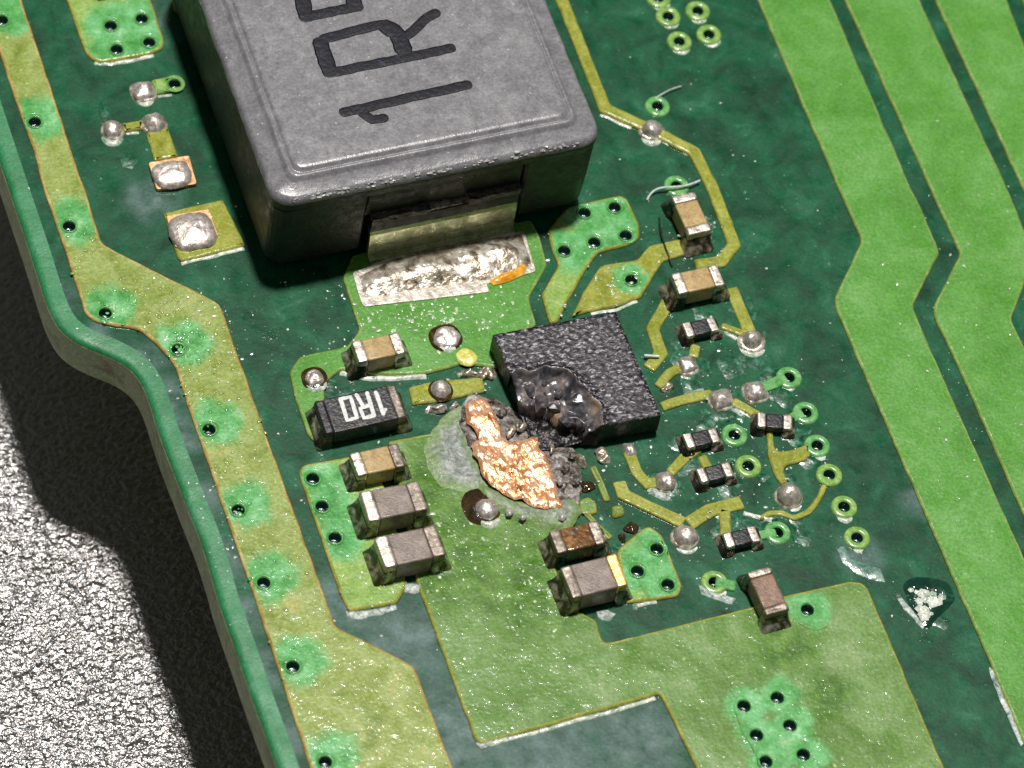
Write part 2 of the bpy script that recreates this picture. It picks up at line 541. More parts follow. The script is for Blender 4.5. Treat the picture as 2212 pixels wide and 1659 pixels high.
M['term_dull'] = surf('term_dull', [(0.3, srgb(86, 76, 68)), (0.5, srgb(124, 114, 104)), (0.7, srgb(160, 150, 138))], 6.0, 0.42, 0.12, metal=0.6,
                      bump=(12.0, 0.4, 0.02))
M['term_gold'] = surf('term_gold', [(0.3, srgb(206, 150, 74)), (0.7, srgb(246, 206, 128))], 6.0, 0.34, 0.1, metal=0.7, bump=(12.0, 0.4, 0.02))
M['fillet'] = surf('fillet', [(0.34, srgb(22, 18, 14)), (0.50, srgb(58, 50, 40)), (0.60, srgb(150, 142, 128)), (0.7, srgb(206, 200, 188))], 3.4, 0.24, 0.1, metal=0.5,
                   bump=(9.0, 0.6, 0.04), coat=0.4)
M['cap_tan'] = surf('cap_tan', [(0.3, srgb(140, 112, 66)), (0.5, srgb(172, 146, 96)), (0.7, srgb(188, 164, 116))], 4.0, 0.34, 0.1, bump=(30.0, 0.3, 0.008), spec=0.5, grain=(26.0, 0.18))
M['cap_grey'] = surf('cap_grey', [(0.3, srgb(98, 84, 74)), (0.5, srgb(126, 112, 102)), (0.7, srgb(146, 132, 122))], 5.0, 0.36, 0.1, bump=(30.0, 0.4, 0.01), spec=0.5, grain=(26.0, 0.18))
M['cap_brown'] = surf('cap_brown', [(0.3, srgb(90, 66, 52)), (0.5, srgb(128, 98, 78)), (0.7, srgb(150, 120, 98))], 5.0, 0.34, 0.1, bump=(30.0, 0.4, 0.01), spec=0.5, grain=(26.0, 0.18))
M['cap_amber'] = surf('cap_amber', [(0.3, srgb(58, 36, 14)), (0.5, srgb(104, 66, 24)), (0.7, srgb(168, 120, 62))], 4.0, 0.22, 0.08, bump=(8.0, 0.4, 0.03), coat=0.7)
M['chip_black'] = surf('chip_black', [(0.35, srgb(22, 20, 24)), (0.6, srgb(38, 35, 40)), (0.75, srgb(104, 98, 98))], 9.0, 0.36, 0.1, bump=(14.0, 0.5, 0.02))
M['print_white'] = surf('print_white', [(0.3, srgb(196, 200, 196)), (0.7, srgb(226, 228, 224))], 9.0, 0.5, 0.1, bump=(30.0, 0.2, 0.005))
M['ferrite_lit'] = surf('ferrite_lit', [(0.28, srgb(106, 105, 109)), (0.5, srgb(122, 121, 125)), (0.72, srgb(140, 139, 142))], 3.0, 0.27, 0.08,
                        bump=(12.0, 0.25, 0.010), bump2=(34.0, 0.5, 0.006), specks=[(15.0, 0.69, srgb(192, 190, 188)), (26.0, 0.70, srgb(76, 76, 80))], spec=0.6)  # specular haze of the lit lid put into the grey
M['ferrite_shaded'] = surf('ferrite_shaded', [(0.3, srgb(18, 19, 18)), (0.6, srgb(32, 33, 31)), (0.8, srgb(62, 58, 52))], 2.6, 0.5, 0.12,
                         bump=(10.0, 0.5, 0.025), bump2=(30.0, 0.4, 0.01), spec=0.4)  # same moulding, shade of the unlit faces put into a darker base
M['ink_black'] = surf('ink_black', [(0.3, srgb(8, 8, 15)), (0.6, srgb(18, 18, 30)), (0.75, srgb(60, 62, 80))], 7.0, 0.5, 0.12, bump=(12.0, 0.5, 0.02), spec=0.25)
M['terminal'] = surf('terminal', [(0.3, srgb(138, 146, 112)), (0.5, srgb(176, 184, 148)), (0.7, srgb(198, 202, 168))], 4.0, 0.35, 0.1, metal=0.8,
                     bump=(9.0, 0.4, 0.02), specks=[(11.0, 0.66, srgb(30, 28, 22))])  # green reflection of the board put into the base colour
M['resin'] = surf('resin', [(0.35, srgb(40, 37, 34)), (0.55, srgb(82, 76, 70)), (0.72, srgb(140, 130, 120))], 6.0, 0.45, 0.12, bump=(10.0, 0.9, 0.06))
M['mould_grain'] = surf('mould_grain', [(0.40, srgb(16, 15, 19)), (0.51, srgb(40, 38, 44)), (0.58, srgb(100, 96, 102)), (0.66, srgb(184, 178, 182))], 16.0, 0.36, 0.1,
                        bump=(9.0, 0.25, 0.012), bump2=(30.0, 0.35, 0.008), stretch=(0.75, 1.4, 1.0, 50), detail=4.0, spec=0.4, grain=None)
M['mould_side'] = surf('mould_side', [(0.35, srgb(12, 11, 12)), (0.6, srgb(26, 24, 24)), (0.8, srgb(60, 52, 46))], 7.0, 0.4, 0.12, bump=(10.0, 0.6, 0.04))
M['mould_melt'] = surf('mould_melt', [(0.32, srgb(18, 17, 19)), (0.45, srgb(62, 60, 64)), (0.56, srgb(108, 102, 102)), (0.67, srgb(152, 126, 98))], 2.6, 0.28, 0.08,
                       bump=(4.0, 0.3, 0.02), coat=0.1)
M['char'] = surf('char', [(0.34, srgb(30, 26, 22)), (0.44, srgb(78, 68, 58)), (0.54, srgb(130, 124, 118)), (0.66, srgb(188, 186, 184))], 5.5, 0.42, 0.2,
                 bump=(9.0, 1.0, 0.08), bump2=(30.0, 0.7, 0.02))
M['ash'] = surf('ash', [(0.28, srgb(74, 82, 72)), (0.42, srgb(112, 120, 112)), (0.56, srgb(148, 152, 148)), (0.72, srgb(190, 194, 194))], 3.4, 0.5, 0.15, warp=2.0,
                bump=(6.0, 0.9, 0.05), bump2=(22.0, 0.6, 0.012), rimcol=srgb(112, 140, 78))
M['bare_copper'] = surf('bare_copper', [(0.30, srgb(112, 70, 44)), (0.39, srgb(212, 142, 94)), (0.50, srgb(244, 178, 132)), (0.66, srgb(252, 216, 190))], 3.4, 0.28, 0.10,
                        metal=0.55, bump=(6.0, 0.9, 0.05), bump2=(18.0, 0.5, 0.012), stretch=(1.5, 0.8, 1.0, -25))
M['flux_dark'] = surf('flux_dark', [(0.35, srgb(34, 24, 10)), (0.6, srgb(66, 48, 20)), (0.75, srgb(110, 96, 46))], 4.0, 0.12, 0.05, bump=(6.0, 0.5, 0.04), coat=0.8)
M['flux_amber'] = surf('flux_amber', [(0.35, srgb(214, 140, 24)), (0.6, srgb(240, 178, 60)), (0.75, srgb(250, 216, 140))], 5.0, 0.2, 0.05, bump=(8.0, 0.5, 0.04), coat=0.5)
M['flux_green'] = surf('flux_green', [(0.35, srgb(4, 42, 28)), (0.6, srgb(14, 62, 44)), (0.75, srgb(60, 110, 90))], 3.0, 0.12, 0.05, bump=(5.0, 0.6, 0.05), coat=0.8)
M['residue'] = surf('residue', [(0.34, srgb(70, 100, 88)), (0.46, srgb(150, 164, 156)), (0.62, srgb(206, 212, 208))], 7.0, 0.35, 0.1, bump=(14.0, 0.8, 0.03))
M['flux_film'] = surf('flux_film', [(0.34, srgb(2, 58, 33)), (0.50, srgb(10, 80, 50)), (0.62, srgb(44, 110, 82)), (0.74, srgb(140, 172, 156))], 3.4, 0.30, 0.10, bump=(4.5, 0.5, 0.03), bump2=(16.0, 0.4, 0.008), coat=0.5,
                      warp=1.5, crough=0.14)
M['haze_film'] = surf('haze_film', [(0.32, srgb(40, 92, 70)), (0.5, srgb(104, 138, 124)), (0.66, srgb(166, 184, 176))], 3.0, 0.34, 0.08, bump=(7.0, 0.6, 0.03), coat=0.4)
M['residue_clear'] = surf('residue_clear', [(0.3, srgb(120, 166, 96)), (0.6, srgb(190, 208, 170))], 4.0, 0.2, 0.08, bump=None, coat=0.8)
M['residue_glint'] = surf('residue_glint', [(0.32, srgb(110, 140, 116)), (0.46, srgb(178, 190, 172)), (0.62, srgb(222, 224, 212))], 5.0, 0.28, 0.08, bump=(9.0, 0.6, 0.03), coat=0.5)  # pale colour standing in for edge highlights, also used for white residue crystals
M['wax_yellow'] = surf('wax_yellow', [(0.3, srgb(186, 182, 78)), (0.7, srgb(224, 218, 128))], 6.0, 0.35, 0.1, bump=(10.0, 0.3, 0.02))
M['rim_chip'] = surf('rim_chip', [(0.3, srgb(120, 118, 118)), (0.7, srgb(190, 188, 186))], 6.0, 0.3, 0.1, bump=None)
M['fibre'] = surf('fibre', [(0.3, srgb(170, 186, 178)), (0.7, srgb(214, 222, 218))], 6.0, 0.45, 0.1, bump=None)
M['hair'] = surf('hair', [(0.3, srgb(20, 22, 20)), (0.7, srgb(34, 36, 32))], 6.0, 0.4, 0.1, bump=None)
M['speck'] = surf('speck', [(0.3, srgb(190, 196, 184)), (0.7, srgb(236, 238, 230))], 6.0, 0.35, 0.1, bump=None, metal=0.2)

# ------------------------------------------------------------------ table under the board
def table_material():
    m = bpy.data.materials.new('table_grain')
    m.use_nodes = True
    N, K = m.node_tree.nodes, m.node_tree.links
    bs = N['Principled BSDF']
    tc = N.new('ShaderNodeTexCoord')
    mp = N.new('ShaderNodeMapping')
    mp.inputs['Scale'].default_value = (0.9, 1.15, 1.0)
    mp.inputs['Rotation'].default_value = (0, 0, math.radians(12))
    K.new(tc.outputs['Object'], mp.inputs[0])
    n1 = N.new('ShaderNodeTexNoise'); n1.inputs['Scale'].default_value = 7.5; n1.inputs['Detail'].default_value = 3.0
    n1.inputs['Distortion'].default_value = 0.5
    n2 = N.new('ShaderNodeTexVoronoi'); n2.inputs['Scale'].default_value = 9.0
    K.new(mp.outputs[0], n1.inputs['Vector']); K.new(mp.outputs[0], n2.inputs['Vector'])
    b1 = N.new('ShaderNodeBump'); b1.inputs['Strength'].default_value = 1.0; b1.inputs['Distance'].default_value = 0.07
    b2 = N.new('ShaderNodeBump'); b2.inputs['Strength'].default_value = 0.6; b2.inputs['Distance'].default_value = 0.02
    K.new(n1.outputs['Fac'], b1.inputs['Height'])
    K.new(n2.outputs['Distance'], b2.inputs['Height'])
    K.new(b1.outputs[0], b2.inputs['Normal'])
    K.new(b2.outputs[0], bs.inputs['Normal'])
    bs.inputs['Base Color'].default_value = (0.25, 0.24, 0.235, 1)
    bs.inputs['Metallic'].default_value = 0.9
    bs.inputs['Roughness'].default_value = 0.25
    bs.inputs['Specular IOR Level'].default_value = 1.0
    return m

TZ = -5.0
bm = bmesh.new()
bmesh.ops.create_grid(bm, x_segments=2, y_segments=2, size=90)
for v in bm.verts: v.co.z = TZ
me = bpy.data.meshes.new('m'); bm.to_mesh(me); bm.free()
tag(link('table_top', me, table_material()), 'black grained table top glittering below the circuit board', 'table', kind='structure')

# ------------------------------------------------------------------ circuit board
board = empty('circuit_board', (0, 0, 0))
tag(board, 'green circuit board with raised copper tracks and a burnt patch', 'circuit board')
CU = 0.065      # copper + mask height above the laminate

HOLES = [B2(x, y) for x, y, _ in RINGS] + [B2(x, y) for v in PLANE_VIAS.values() for x, y in v]

# laminate: top sheet with via holes, rolled edge band, side wall
EDGE = [(-120, -30), (-60, 165), (0, 348), (22, 415), (50, 497), (75, 575), (95, 640), (112, 682), (132, 712), (162, 736), (200, 754), (240, 769), (270, 785),
        (294, 806), (312, 836), (327, 880), (342, 930), (362, 985), (385, 1042), (405, 1095), (430, 1155), (457, 1240), (467, 1282), (490, 1349),
        (515, 1419), (540, 1494), (570, 1577), (600, 1659), (660, 1830), (700, 1945)]
edge = L(EDGE)
# smooth the traced edge a little
for _ in range(2):
    e2 = [edge[0]]
    for i in range(len(edge) - 1):
        a, b = edge[i], edge[i + 1]
        e2.append((a[0] * .75 + b[0] * .25, a[1] * .75 + b[1] * .25))
        e2.append((a[0] * .25 + b[0] * .75, a[1] * .25 + b[1] * .75))
    e2.append(edge[-1])
    edge = e2
edge = edge + L([(2600, 1945), (2600, -300), (-200, -300)])
if area2(edge) < 0: edge.reverse()
def inset(poly, d):
    out = []
    n = len(poly)
    for i in range(n):
        a, b, c = Vector(poly[i - 1]), Vector(poly[i]), Vector(poly[(i + 1) % n])
        t = ((b - a).normalized() + (c - b).normalized())
        if t.length < 1e-6: t = b - a
        t.normalize()
        out.append((b.x - t.y * d, b.y + t.x * d))
    return out
TH = 1.0
def laminate():
    top = inset(edge, 0.36)
    loops = [[(x, y, 0.0) for x, y in top], [(x, y, -0.003) for x, y in inset(edge, 0.16)], [(x, y, -0.012) for x, y in inset(edge, 0.08)],
             [(x, y, -0.04) for x, y in inset(edge, 0.03)], [(x, y, -0.08) for x, y in inset(edge, 0.008)], [(x, y, -0.14) for x, y in edge],
             [(x, y, -0.5) for x, y in edge], [(x, y, -0.9) for x, y in edge], [(x, y, -TH) for x, y in inset(edge, 0.06)]]
    n = len(edge)
    vs, fs, mi = [], [], []
    polys = [[Vector(p) for p in loops[0]]] + [[Vector((a, b, 0)) for a, b in circle(h[0], h[1], 0.118)] for h in HOLES]
    flat = [tuple(v) for pl in polys for v in pl]
    tris = tessellate_polygon(polys)
    vs += flat
    for t in tris:
        fs.append(t); mi.append(0)
    base = 0
    prev = list(range(n))
    for k, lp in enumerate(loops[1:], 1):
        cur = list(range(len(vs), len(vs) + n))
        vs += lp
        for i in range(n):
            j = (i + 1) % n
            fs.append((prev[i], cur[i], cur[j], prev[j])); mi.append(1 if k <= 4 else 2)
        prev = cur
    fs.append(tuple(reversed(prev))); mi.append(2)
    me = bpy.data.meshes.new('m')
    me.from_pydata(vs, [], fs)
    bm = bmesh.new(); bm.from_mesh(me)
    lay = bm.faces.layers.int.new('k')
    for f, q in zip(bm.faces, mi): f.material_index = q
    bmesh.ops.recalc_face_normals(bm, faces=bm.faces)
    up = sum(f.normal.z * f.calc_area() for f in bm.faces if f.material_index == 0)
    if up < 0: bmesh.ops.reverse_faces(bm, faces=bm.faces)
    bm.to_mesh(me); bm.free()
    for p in me.polygons: p.use_smooth = p.material_index > 0
    return me
link('laminate', laminate(), [M['mask_dark'], M['mask_edge'], M['edge_wall']], board)

COPPER = []
RIM = {'mask_olive': 'rim_tan', 'mask_burnt': 'rim_lime', 'mask_leaf': 'rim_leaf', 'mask_ring': 'mask_ring', 'mask_mintring': 'mask_mintring', 'mask_mint': 'mask_mintring', 'mask_pad': 'rim_lime'}
def copper(name, pts, mat, holes=(), rnd=0.07, z1=CU, bev=0.05, raw=False, wob=0.012, label=None):
    poly = pts if raw else L(pts)
    COPPER.append(poly)
    hs = [B2(x, y) + (0.128,) for x, y in holes]
    o = plate(name, poly, hs, -0.06, z1, bev, M[mat], board, rnd=rnd, wob=wob, seed=len(COPPER) * 1.37, rim=M[RIM.get(mat, 'rim_lime')], shrink=0.012)
    if label: o['label'] = label
    return o

copper('copper_track', [(30, -60), (47, 0), (185, 415), (222, 530), (475, 657), (537, 830), (553, 877), (681, 1230), (725, 1354), (895, 1440), (978, 1659),
                        (1030, 1800), (716, 1800), (667, 1659), (546, 1287), (530, 1244), (492, 1137), (453, 1020), (426, 942), (405, 884), (388, 830), (377, 795),
                        (357, 768), (330, 741), (306, 721), (280, 711), (240, 708), (206, 700), (182, 682), (168, 635), (146, 565), (118, 482), (93, 415),
                        (72, 332), (32, 222), (0, 125), (-62, -60)], 'mask_olive', PLANE_VIAS['left'], rnd=0.12,
       label='wide olive green copper track running along the board edge')
copper('copper_pad', [(125, -60), (142, 0), (182, 117), (197, 132), (217, 140), (327, 122), (352, 107), (356, 90), (330, 12), (306, -60)], 'mask_pad', PLANE_VIAS['corner'])
copper('copper_track', [(362, -50), (376, -50), (384, 30), (374, 24)], 'mask_lime', rnd=0.02)
copper('copper_track', [(325, 174), (385, 163), (396, 172), (398, 196), (338, 207)], 'mask_ring', PLANE_VIAS['stub'], rnd=0.05)
copper('copper_track', [(262, 268), (308, 262), (310, 283), (266, 289)], 'mask_lime', rnd=0.02)
copper('copper_track', [(314, 290), (362, 276), (388, 342), (332, 352)], 'mask_lime', rnd=0.03)
copper('copper_pad', [(350, 462), (482, 432), (532, 534), (395, 570), (382, 560)], 'mask_lime', rnd=0.05)
# right hand tracks
copper('copper_track', [(1607, -60), (1633, 0), (1659, 62), (1811, 415), (1859, 523), (1800, 646), (1802, 668), (2041, 1217), (2074, 1294), (2124, 1406), (2212, 1617),
                        (2300, 1820), (2560, 1820), (2330, 1460), (2212, 1205), (2043, 830), (1971, 664), (2031, 548), (1981, 432), (1971, 415), (1793, 0), (1767, -60)],
       'mask_leaf', rnd=0.1)
copper('copper_track', [(1794, -60), (1821, 0), (2009, 415), (2071, 551), (2014, 664), (2016, 688), (2083, 830), (2212, 1125), (2330, 1395), (2560, 1395), (2240, 808), (2184, 692),
                        (2236, 556), (2179, 415), (1985, 0), (1957, -60)], 'mask_leaf', rnd=0.1)
copper('copper_track', [(1989, -60), (2016, 0), (2209, 415), (2275, 556), (2222, 692), (2290, 830), (2500, 830), (2350, 450), (2174, 0), (2148, -60)], 'mask_leaf', rnd=0.1)
copper('copper_track', [(2178, -60), (2205, 0), (2380, 400), (2520, 400), (2330, -60)], 'mask_leaf', rnd=0.1)
# track beside the inductor
copper('copper_track', stroke_poly(L([(1190, -60), (1213, 0), (1306, 236), (1410, 283), (1499, 330), (1535, 400), (1586, 531), (1556, 568), (1500, 574)]), 0.27), 'mask_lime', raw=True, rnd=0.05)
copper('copper_pad', [(1256, 442), (1338, 423), (1354, 430), (1382, 490), (1381, 518), (1368, 530), (1293, 550), (1281, 562), (1224, 660), (1206, 700), (1187, 704), (1166, 640),
                      (1205, 575), (1191, 547), (1180, 500), (1220, 452)], 'mask_pad', PLANE_VIAS['mint'])
copper('copper_track', [(1296, 575), (1376, 562), (1401, 531), (1470, 517), (1481, 553), (1433, 568), (1411, 600), (1383, 647), (1326, 667), (1268, 677), (1231, 690), (1256, 635)],
       'mask_lime', PLANE_VIAS['fan'])
copper('copper_plane', [(738, 603), (775, 715), (748, 749), (645, 772), (623, 805), (635, 862), (660, 937), (676, 958), (712, 952), (702, 905), (702, 832), (735, 803), (830, 815),
                        (920, 812), (1000, 790), (1075, 800), (1100, 740), (1160, 706), (1143, 647), (1183, 575), (1166, 510), (1146, 476), (760, 552)], 'mask_leaf', rnd=0.08)
copper('copper_track', [(880, 838), (930, 826), (1042, 816), (1052, 850), (960, 868), (888, 880)], 'mask_lime', rnd=0.05)
copper('copper_plane', [(642, 1022), (656, 1005), (800, 980), (850, 1100), (880, 1270), (855, 1308), (752, 1325), (730, 1280), (682, 1140)], 'mask_pad', PLANE_VIAS['column'], rnd=0.08)
copper('copper_plane', [(835, 955), (935, 937), (1010, 880), (1080, 900), (1205, 985), (1225, 1110), (1190, 1200), (1230, 1310), (1288, 1342), (1302, 1388), (1318, 1389), (1621, 1313),
                        (1701, 1286), (1834, 1257), (1862, 1260), (1876, 1275), (2039, 1659), (2100, 1800), (1560, 1800), (1500, 1659), (1424, 1503), (1040, 1613), (1024, 1602),
                        (915, 1307), (900, 1270), (850, 1000)], 'mask_burnt', PLANE_VIAS['power'], rnd=0.08, label='large scorched olive green copper plane')
copper('copper_pad', [(1330, 1190), (1385, 1145), (1402, 1137), (1430, 1157), (1475, 1268), (1465, 1292), (1350, 1308)], 'mask_pad', PLANE_VIAS['lobe'], rnd=0.09)
copper('copper_track', [(1652, 916), (1668, 914), (1672, 950), (1673, 969), (1684, 977), (1709, 974), (1745, 958), (1752, 986), (1738, 1000), (1697, 1009), (1692, 1020), (1704, 1044), (1684, 1050),
                        (1669, 1027), (1657, 985)], 'mask_lime', rnd=0.05)
for pts, w, mt in (([(1428, 880), (1470, 866), (1540, 852)], 0.17, 'mask_lime'),
                   ([(1580, 868), (1612, 885), (1645, 905)], 0.16, 'mask_lime'),
                   ([(1445, 650), (1409, 712), (1428, 765), (1400, 799)], 0.2, 'mask_lime'),
                   ([(1578, 622), (1620, 722)], 0.2, 'mask_lime'),
                   ([(1556, 705), (1606, 722)], 0.13, 'mask_lime'),
                   ([(1503, 745), (1497, 775)], 0.16, 'mask_lime'),
                   ([(1470, 795), (1448, 806), (1420, 838)], 0.16, 'mask_lime'),
                   ([(1336, 1040), (1346, 1070), (1478, 1132)], 0.2, 'mask_lime'),
                   ([(1486, 1134), (1532, 1104), (1604, 1086)], 0.22, 'mask_lime'),
                   ([(1566, 1100), (1566, 1165)], 0.17, 'mask_lime'),
                   ([(1640, 1122), (1662, 1110), (1688, 1110), (1716, 1121), (1746, 1108), (1772, 1072), (1781, 1048)], 0.1, 'mask_lime'),
                   ([(1356, 975), (1376, 1022), (1398, 1046), (1436, 1040)], 0.18, 'mask_lime'),
                   ([(1446, 1024), (1478, 990), (1510, 968)], 0.17, 'mask_lime'),
                   ([(1514, 985), (1530, 1016)], 0.16, 'mask_lime'),
                   ([(1461, 403), (1480, 440)], 0.2, 'mask_mintring'),
                   ([(1700, 818), (1645, 840)], 0.19, 'mask_mintring'),
                   ([(1736, 894), (1706, 905)], 0.17, 'mask_mintring'),
                   ([(1787, 1032), (1780, 1050)], 0.17, 'mask_ring'),
                   ([(1679, 1152), (1650, 1156), (1628, 1160)], 0.15, 'mask_mintring'),
                   ([(1279, 1008), (1296, 1044), (1312, 1085)], 0.11, 'mask_burnt'),
                   ([(1543, 1259), (1590, 1268)], 0.18, 'mask_mintring'),
                   ([(1262, 1106), (1292, 1140), (1320, 1165)], 0.10, 'mask_burnt')):
    copper('copper_track', stroke_poly(L(pts), w * 1.34), mt, raw=True, rnd=0.05, z1=0.05, bev=0.035)
copper('copper_pad', [(1248, 1084), (1270, 1072), (1288, 1086), (1292, 1112), (1262, 1118), (1250, 1106)], 'mask_burnt', rnd=0.08)
copper('copper_pad', [(1318, 1096), (1345, 1090), (1352, 1116), (1322, 1124)], 'mask_burnt', rnd=0.08)

# mint coloured mask caps lying over some of the edge vias
k = 0
for x, y, rx in ((1756, 1325, 0.42),):
    while rx > 0.2 and not all(any(inside(p_, c_) for c_ in COPPER) for p_ in circle(*B2(x, y), rx + 0.08)):
        rx -= 0.02
    k += 1
    c = B2(x, y)
    out = wobble(circle(c[0], c[1], rx, 26), 0.08, 0.035, k * 2.2)
    hs = [B2(a, b) + (0.128,) for v in PLANE_VIAS.values() for a, b in v if (Vector(B2(a, b)) - Vector(c)).length < rx - 0.14]
    plate('mask_cap', out, hs, CU - 0.02, CU + 0.010, 0.0095, M['mask_burnt' if x > 1000 else 'mask_olive'], board, rnd=0, wob=0)
c = L([(1582, 1522), (1600, 1496), (1680, 1476), (1716, 1496), (1768, 1659), (1790, 1740), (1670, 1740), (1634, 1640), (1600, 1580)])
hs = [B2(a, b) + (0.128,) for a, b in PLANE_VIAS['power'][:6]]
plate('mask_cap', c, hs, CU - 0.02, CU + 0.014, 0.013, M['mask_burnt'], board, rnd=0.15, wob=0.03, seed=4.4)

# vias
ringA = lathe([(0.245, -0.01, 0), (0.236, 0.022, 0), (0.218, 0.040, 0), (0.196, 0.046, 0), (0.150, 0.048, 0), (0.118, 0.040, 0), (0.106, 0.012, 0), (0.100, -0.06, 1), (0.090, -0.15, 1), (0.045, -0.17, 1), (0.0, -0.13, 1)])
ringB = ringA.copy()
for me_, r in ((ringA, 'mask_ring'), (ringB, 'mask_mintring')):
    me_.materials.append(M[r]); me_.materials.append(M['via_plug'])
sunk = lathe([(0.150, CU - 0.012, 0), (0.140, CU + 0.008, 0), (0.126, CU + 0.005, 0), (0.114, CU - 0.04, 0), (0.108, -0.06, 1), (0.096, -0.13, 1), (0.055, -0.15, 1), (0.0, -0.11, 1)])
sunk.materials.append(M['mask_mintring']); sunk.materials.append(M['via_plug'])
for x, y, kind in RINGS:
    o = bpy.data.objects.new('via', ringB if kind else ringA)
    COL.objects.link(o); o.parent = board
    p = B(x, y); o.location = p; o.rotation_euler = (0, 0, x)
for key, v in PLANE_VIAS.items():
    for x, y in v:
        o = bpy.data.objects.new('via', sunk)
        COL.objects.link(o); o.parent = board
        p = B(x, y); o.location = p
        capped = key == 'power' 
        o.location.z = 0.010 if capped else 0.0
        o.rotation_euler = (0, 0, y)

# solder bumps standing on the board
def bump(x, y, rx, ry, h, sq=2.0, seed=1, amp=0.012, mat='solder', flange=0.035, fm='solder_rough', name='solder_bump', rz=0.0, z=0.0, label=None):
    h *= 0.82 + 0.12 * math.sin(seed * 2.7)
    rx *= 1 + 0.06 * math.sin(seed * 1.9)
    amp = amp * 1.5 + 0.006
    p = B(x, y, z + h * 0.45)
    o = link(name, dome(rx, ry, h, sq, seed, amp), M[mat], board)
    o.location = (p.x, p.y, z)
    o.rotation_euler = (0, 0, rz)
    if flange > 0:
        f = link('pad_rim', dome(rx + flange, ry + flange, 0.05, sq, seed + 9, 0.01, nr=4, flat=0.5), M[fm], o)
        f.location = (0, 0, 0)
    if label: o['label'] = label
    return o
bump(310, 195, 0.20, 0.20, 0.17, 3.6, 1, 0.02)
bump(244, 277, 0.20, 0.20, 0.24, 2.0, 2, 0.012)
bump(334, 264, 0.22, 0.22, 0.20, 2.2, 3, 0.02)
bump(1409, 277, 0.21, 0.21, 0.28, 2.0, 4, 0.01)
bump(1625, 731, 0.19, 0.19, 0.27, 2.0, 5, 0.01, flange=0.08)
bump(1486, 787, 0.18, 0.18, 0.20, 3.0, 6, 0.02)
bump(1558, 860, 0.20, 0.20, 0.22, 4.0, 7, 0.02)
bump(1633, 843, 0.20, 0.20, 0.20, 3.2, 8, 0.02)
bump(1706, 1066, 0.23, 0.23, 0.29, 2.0, 10, 0.01)
bump(1481, 1156, 0.22, 0.22, 0.28, 2.0, 11, 0.012)
bump(1438, 1037, 0.19, 0.19, 0.23, 2.4, 12, 0.02)
bump(953, 838, 0.19, 0.19, 0.24, 2.0, 13, 0.012, fm='flux_dark', flange=0.05, z=CU - 0.01)
bump(963, 727, 0.25, 0.25, 0.13, 2.3, 14, 0.02, 'solder', fm='flux_dark', flange=0.05, z=CU - 0.01)
bump(680, 815, 0.18, 0.18, 0.14, 2.3, 15, 0.02, 'solder', fm='flux_dark', flange=0.07, z=CU - 0.01)
bump(1052, 1096, 0.22, 0.22, 0.22, 2.0, 16, 0.012, flange=0.0, z=CU + 0.02)
bump(1360, 972, 0.11, 0.17, 0.12, 3.0, 17, 0.02, flange=0.0)
bump(1303, 984, 0.11, 0.17, 0.12, 3.0, 18, 0.03, 'solder_rough', flange=0.0)
bump(1256, 995, 0.10, 0.15, 0.12, 3.0, 19, 0.03, 'solder_rough', flange=0.0)
bump(1050, 806, 0.20, 0.14, 0.13, 2.6, 20, 0.05, 'solder_rough', flange=0.0)
bump(1014, 806, 0.24, 0.09, 0.10, 2.4, 21, 0.04, 'solder_rough', flange=0.0)
bump(945, 882, 0.26, 0.08, 0.10, 2.2, 22, 0.05, 'solder', flange=0.0)
bump(982, 876, 0.12, 0.06, 0.08, 2.2, 23, 0.03, 'solder', flange=0.0)
bump(1440, 838, 0.12, 0.12, 0.10, 2.2, 24, 0.05, 'solder_rough', flange=0.0)
bump(1365, 1138, 0.13, 0.13, 0.10, 2.0, 25, 0.03, 'flux_dark', flange=0.0, name='flux_bead')
bump(1345, 1160, 0.08, 0.10, 0.10, 2.0, 26, 0.02, 'flux_dark', flange=0.0, name='flux_bead')
bump(1268, 1050, 0.13, 0.13, 0.10, 2.0, 27, 0.03, 'flux_dark', flange=0.0, name='flux_bead')
o = bump(1008, 770, 0.19, 0.19, 0.07, 2.0, 28, 0.012, 'wax_yellow', flange=0.0, name='test_point', z=CU)
o['label'] = 'round pale yellow dot on the green copper plane'

# exposed square pads with a solder mound
def sq_pad(pts, ctr, rx, ry, h, seed):
    pl = plate('bare_pad', L(pts, CU), [], 0.0, CU + 0.02, 0.012, M['pad_copper'], board, rnd=0.06, wob=0.006, seed=seed)
    p = B(ctr[0], ctr[1], CU + h * 0.45)
    o = link('solder_mound', dome(rx, ry, h, 3.4, seed, 0.03), M['solder'], pl)
    o.location = (p.x, p.y, CU + 0.01)
sq_pad([(320, 352), (408, 336), (426, 398), (338, 411)], (373, 375), 0.36, 0.30, 0.13, 31)
sq_pad([(358, 467), (452, 452), (473, 512), (379, 537)], (416, 497), 0.42, 0.40, 0.16, 32)

# wide solder land in front of the inductor
land = L([(760, 590), (780, 655), (788, 664), (800, 662), (1058, 632), (1050, 614), (1100, 605), (1158, 588), (1132, 500), (1000, 520), (860, 550)], CU)
pad = plate('tinned_pad', land, [], 0.0, CU + 0.025, 0.012, M['tin_cream'], board, rnd=0.05, wob=0.008, seed=2.0)
back = L([(775, 598), (786, 636), (830, 640), (900, 626), (1000, 612), (1060, 606), (1110, 590), (1146, 572), (1128, 506), (1000, 526), (860, 556)], CU)
def landz(x, y, d):
    return CU + 0.026 + min(0.16, d * 0.5) * (0.75 + 0.5 * fbm(x, y, 2.2, 3.0)) + 0.025 * fbm(x, y, 7.0, 8.0) * min(1, d / 0.08)
o = link('solder_land', patch(wobble(back, 0.1, 0.04, 8.0), 0.07, landz, 5), M['solder_rough'], board)
o['label'] = 'wide rough bright solder land in front of the inductor'
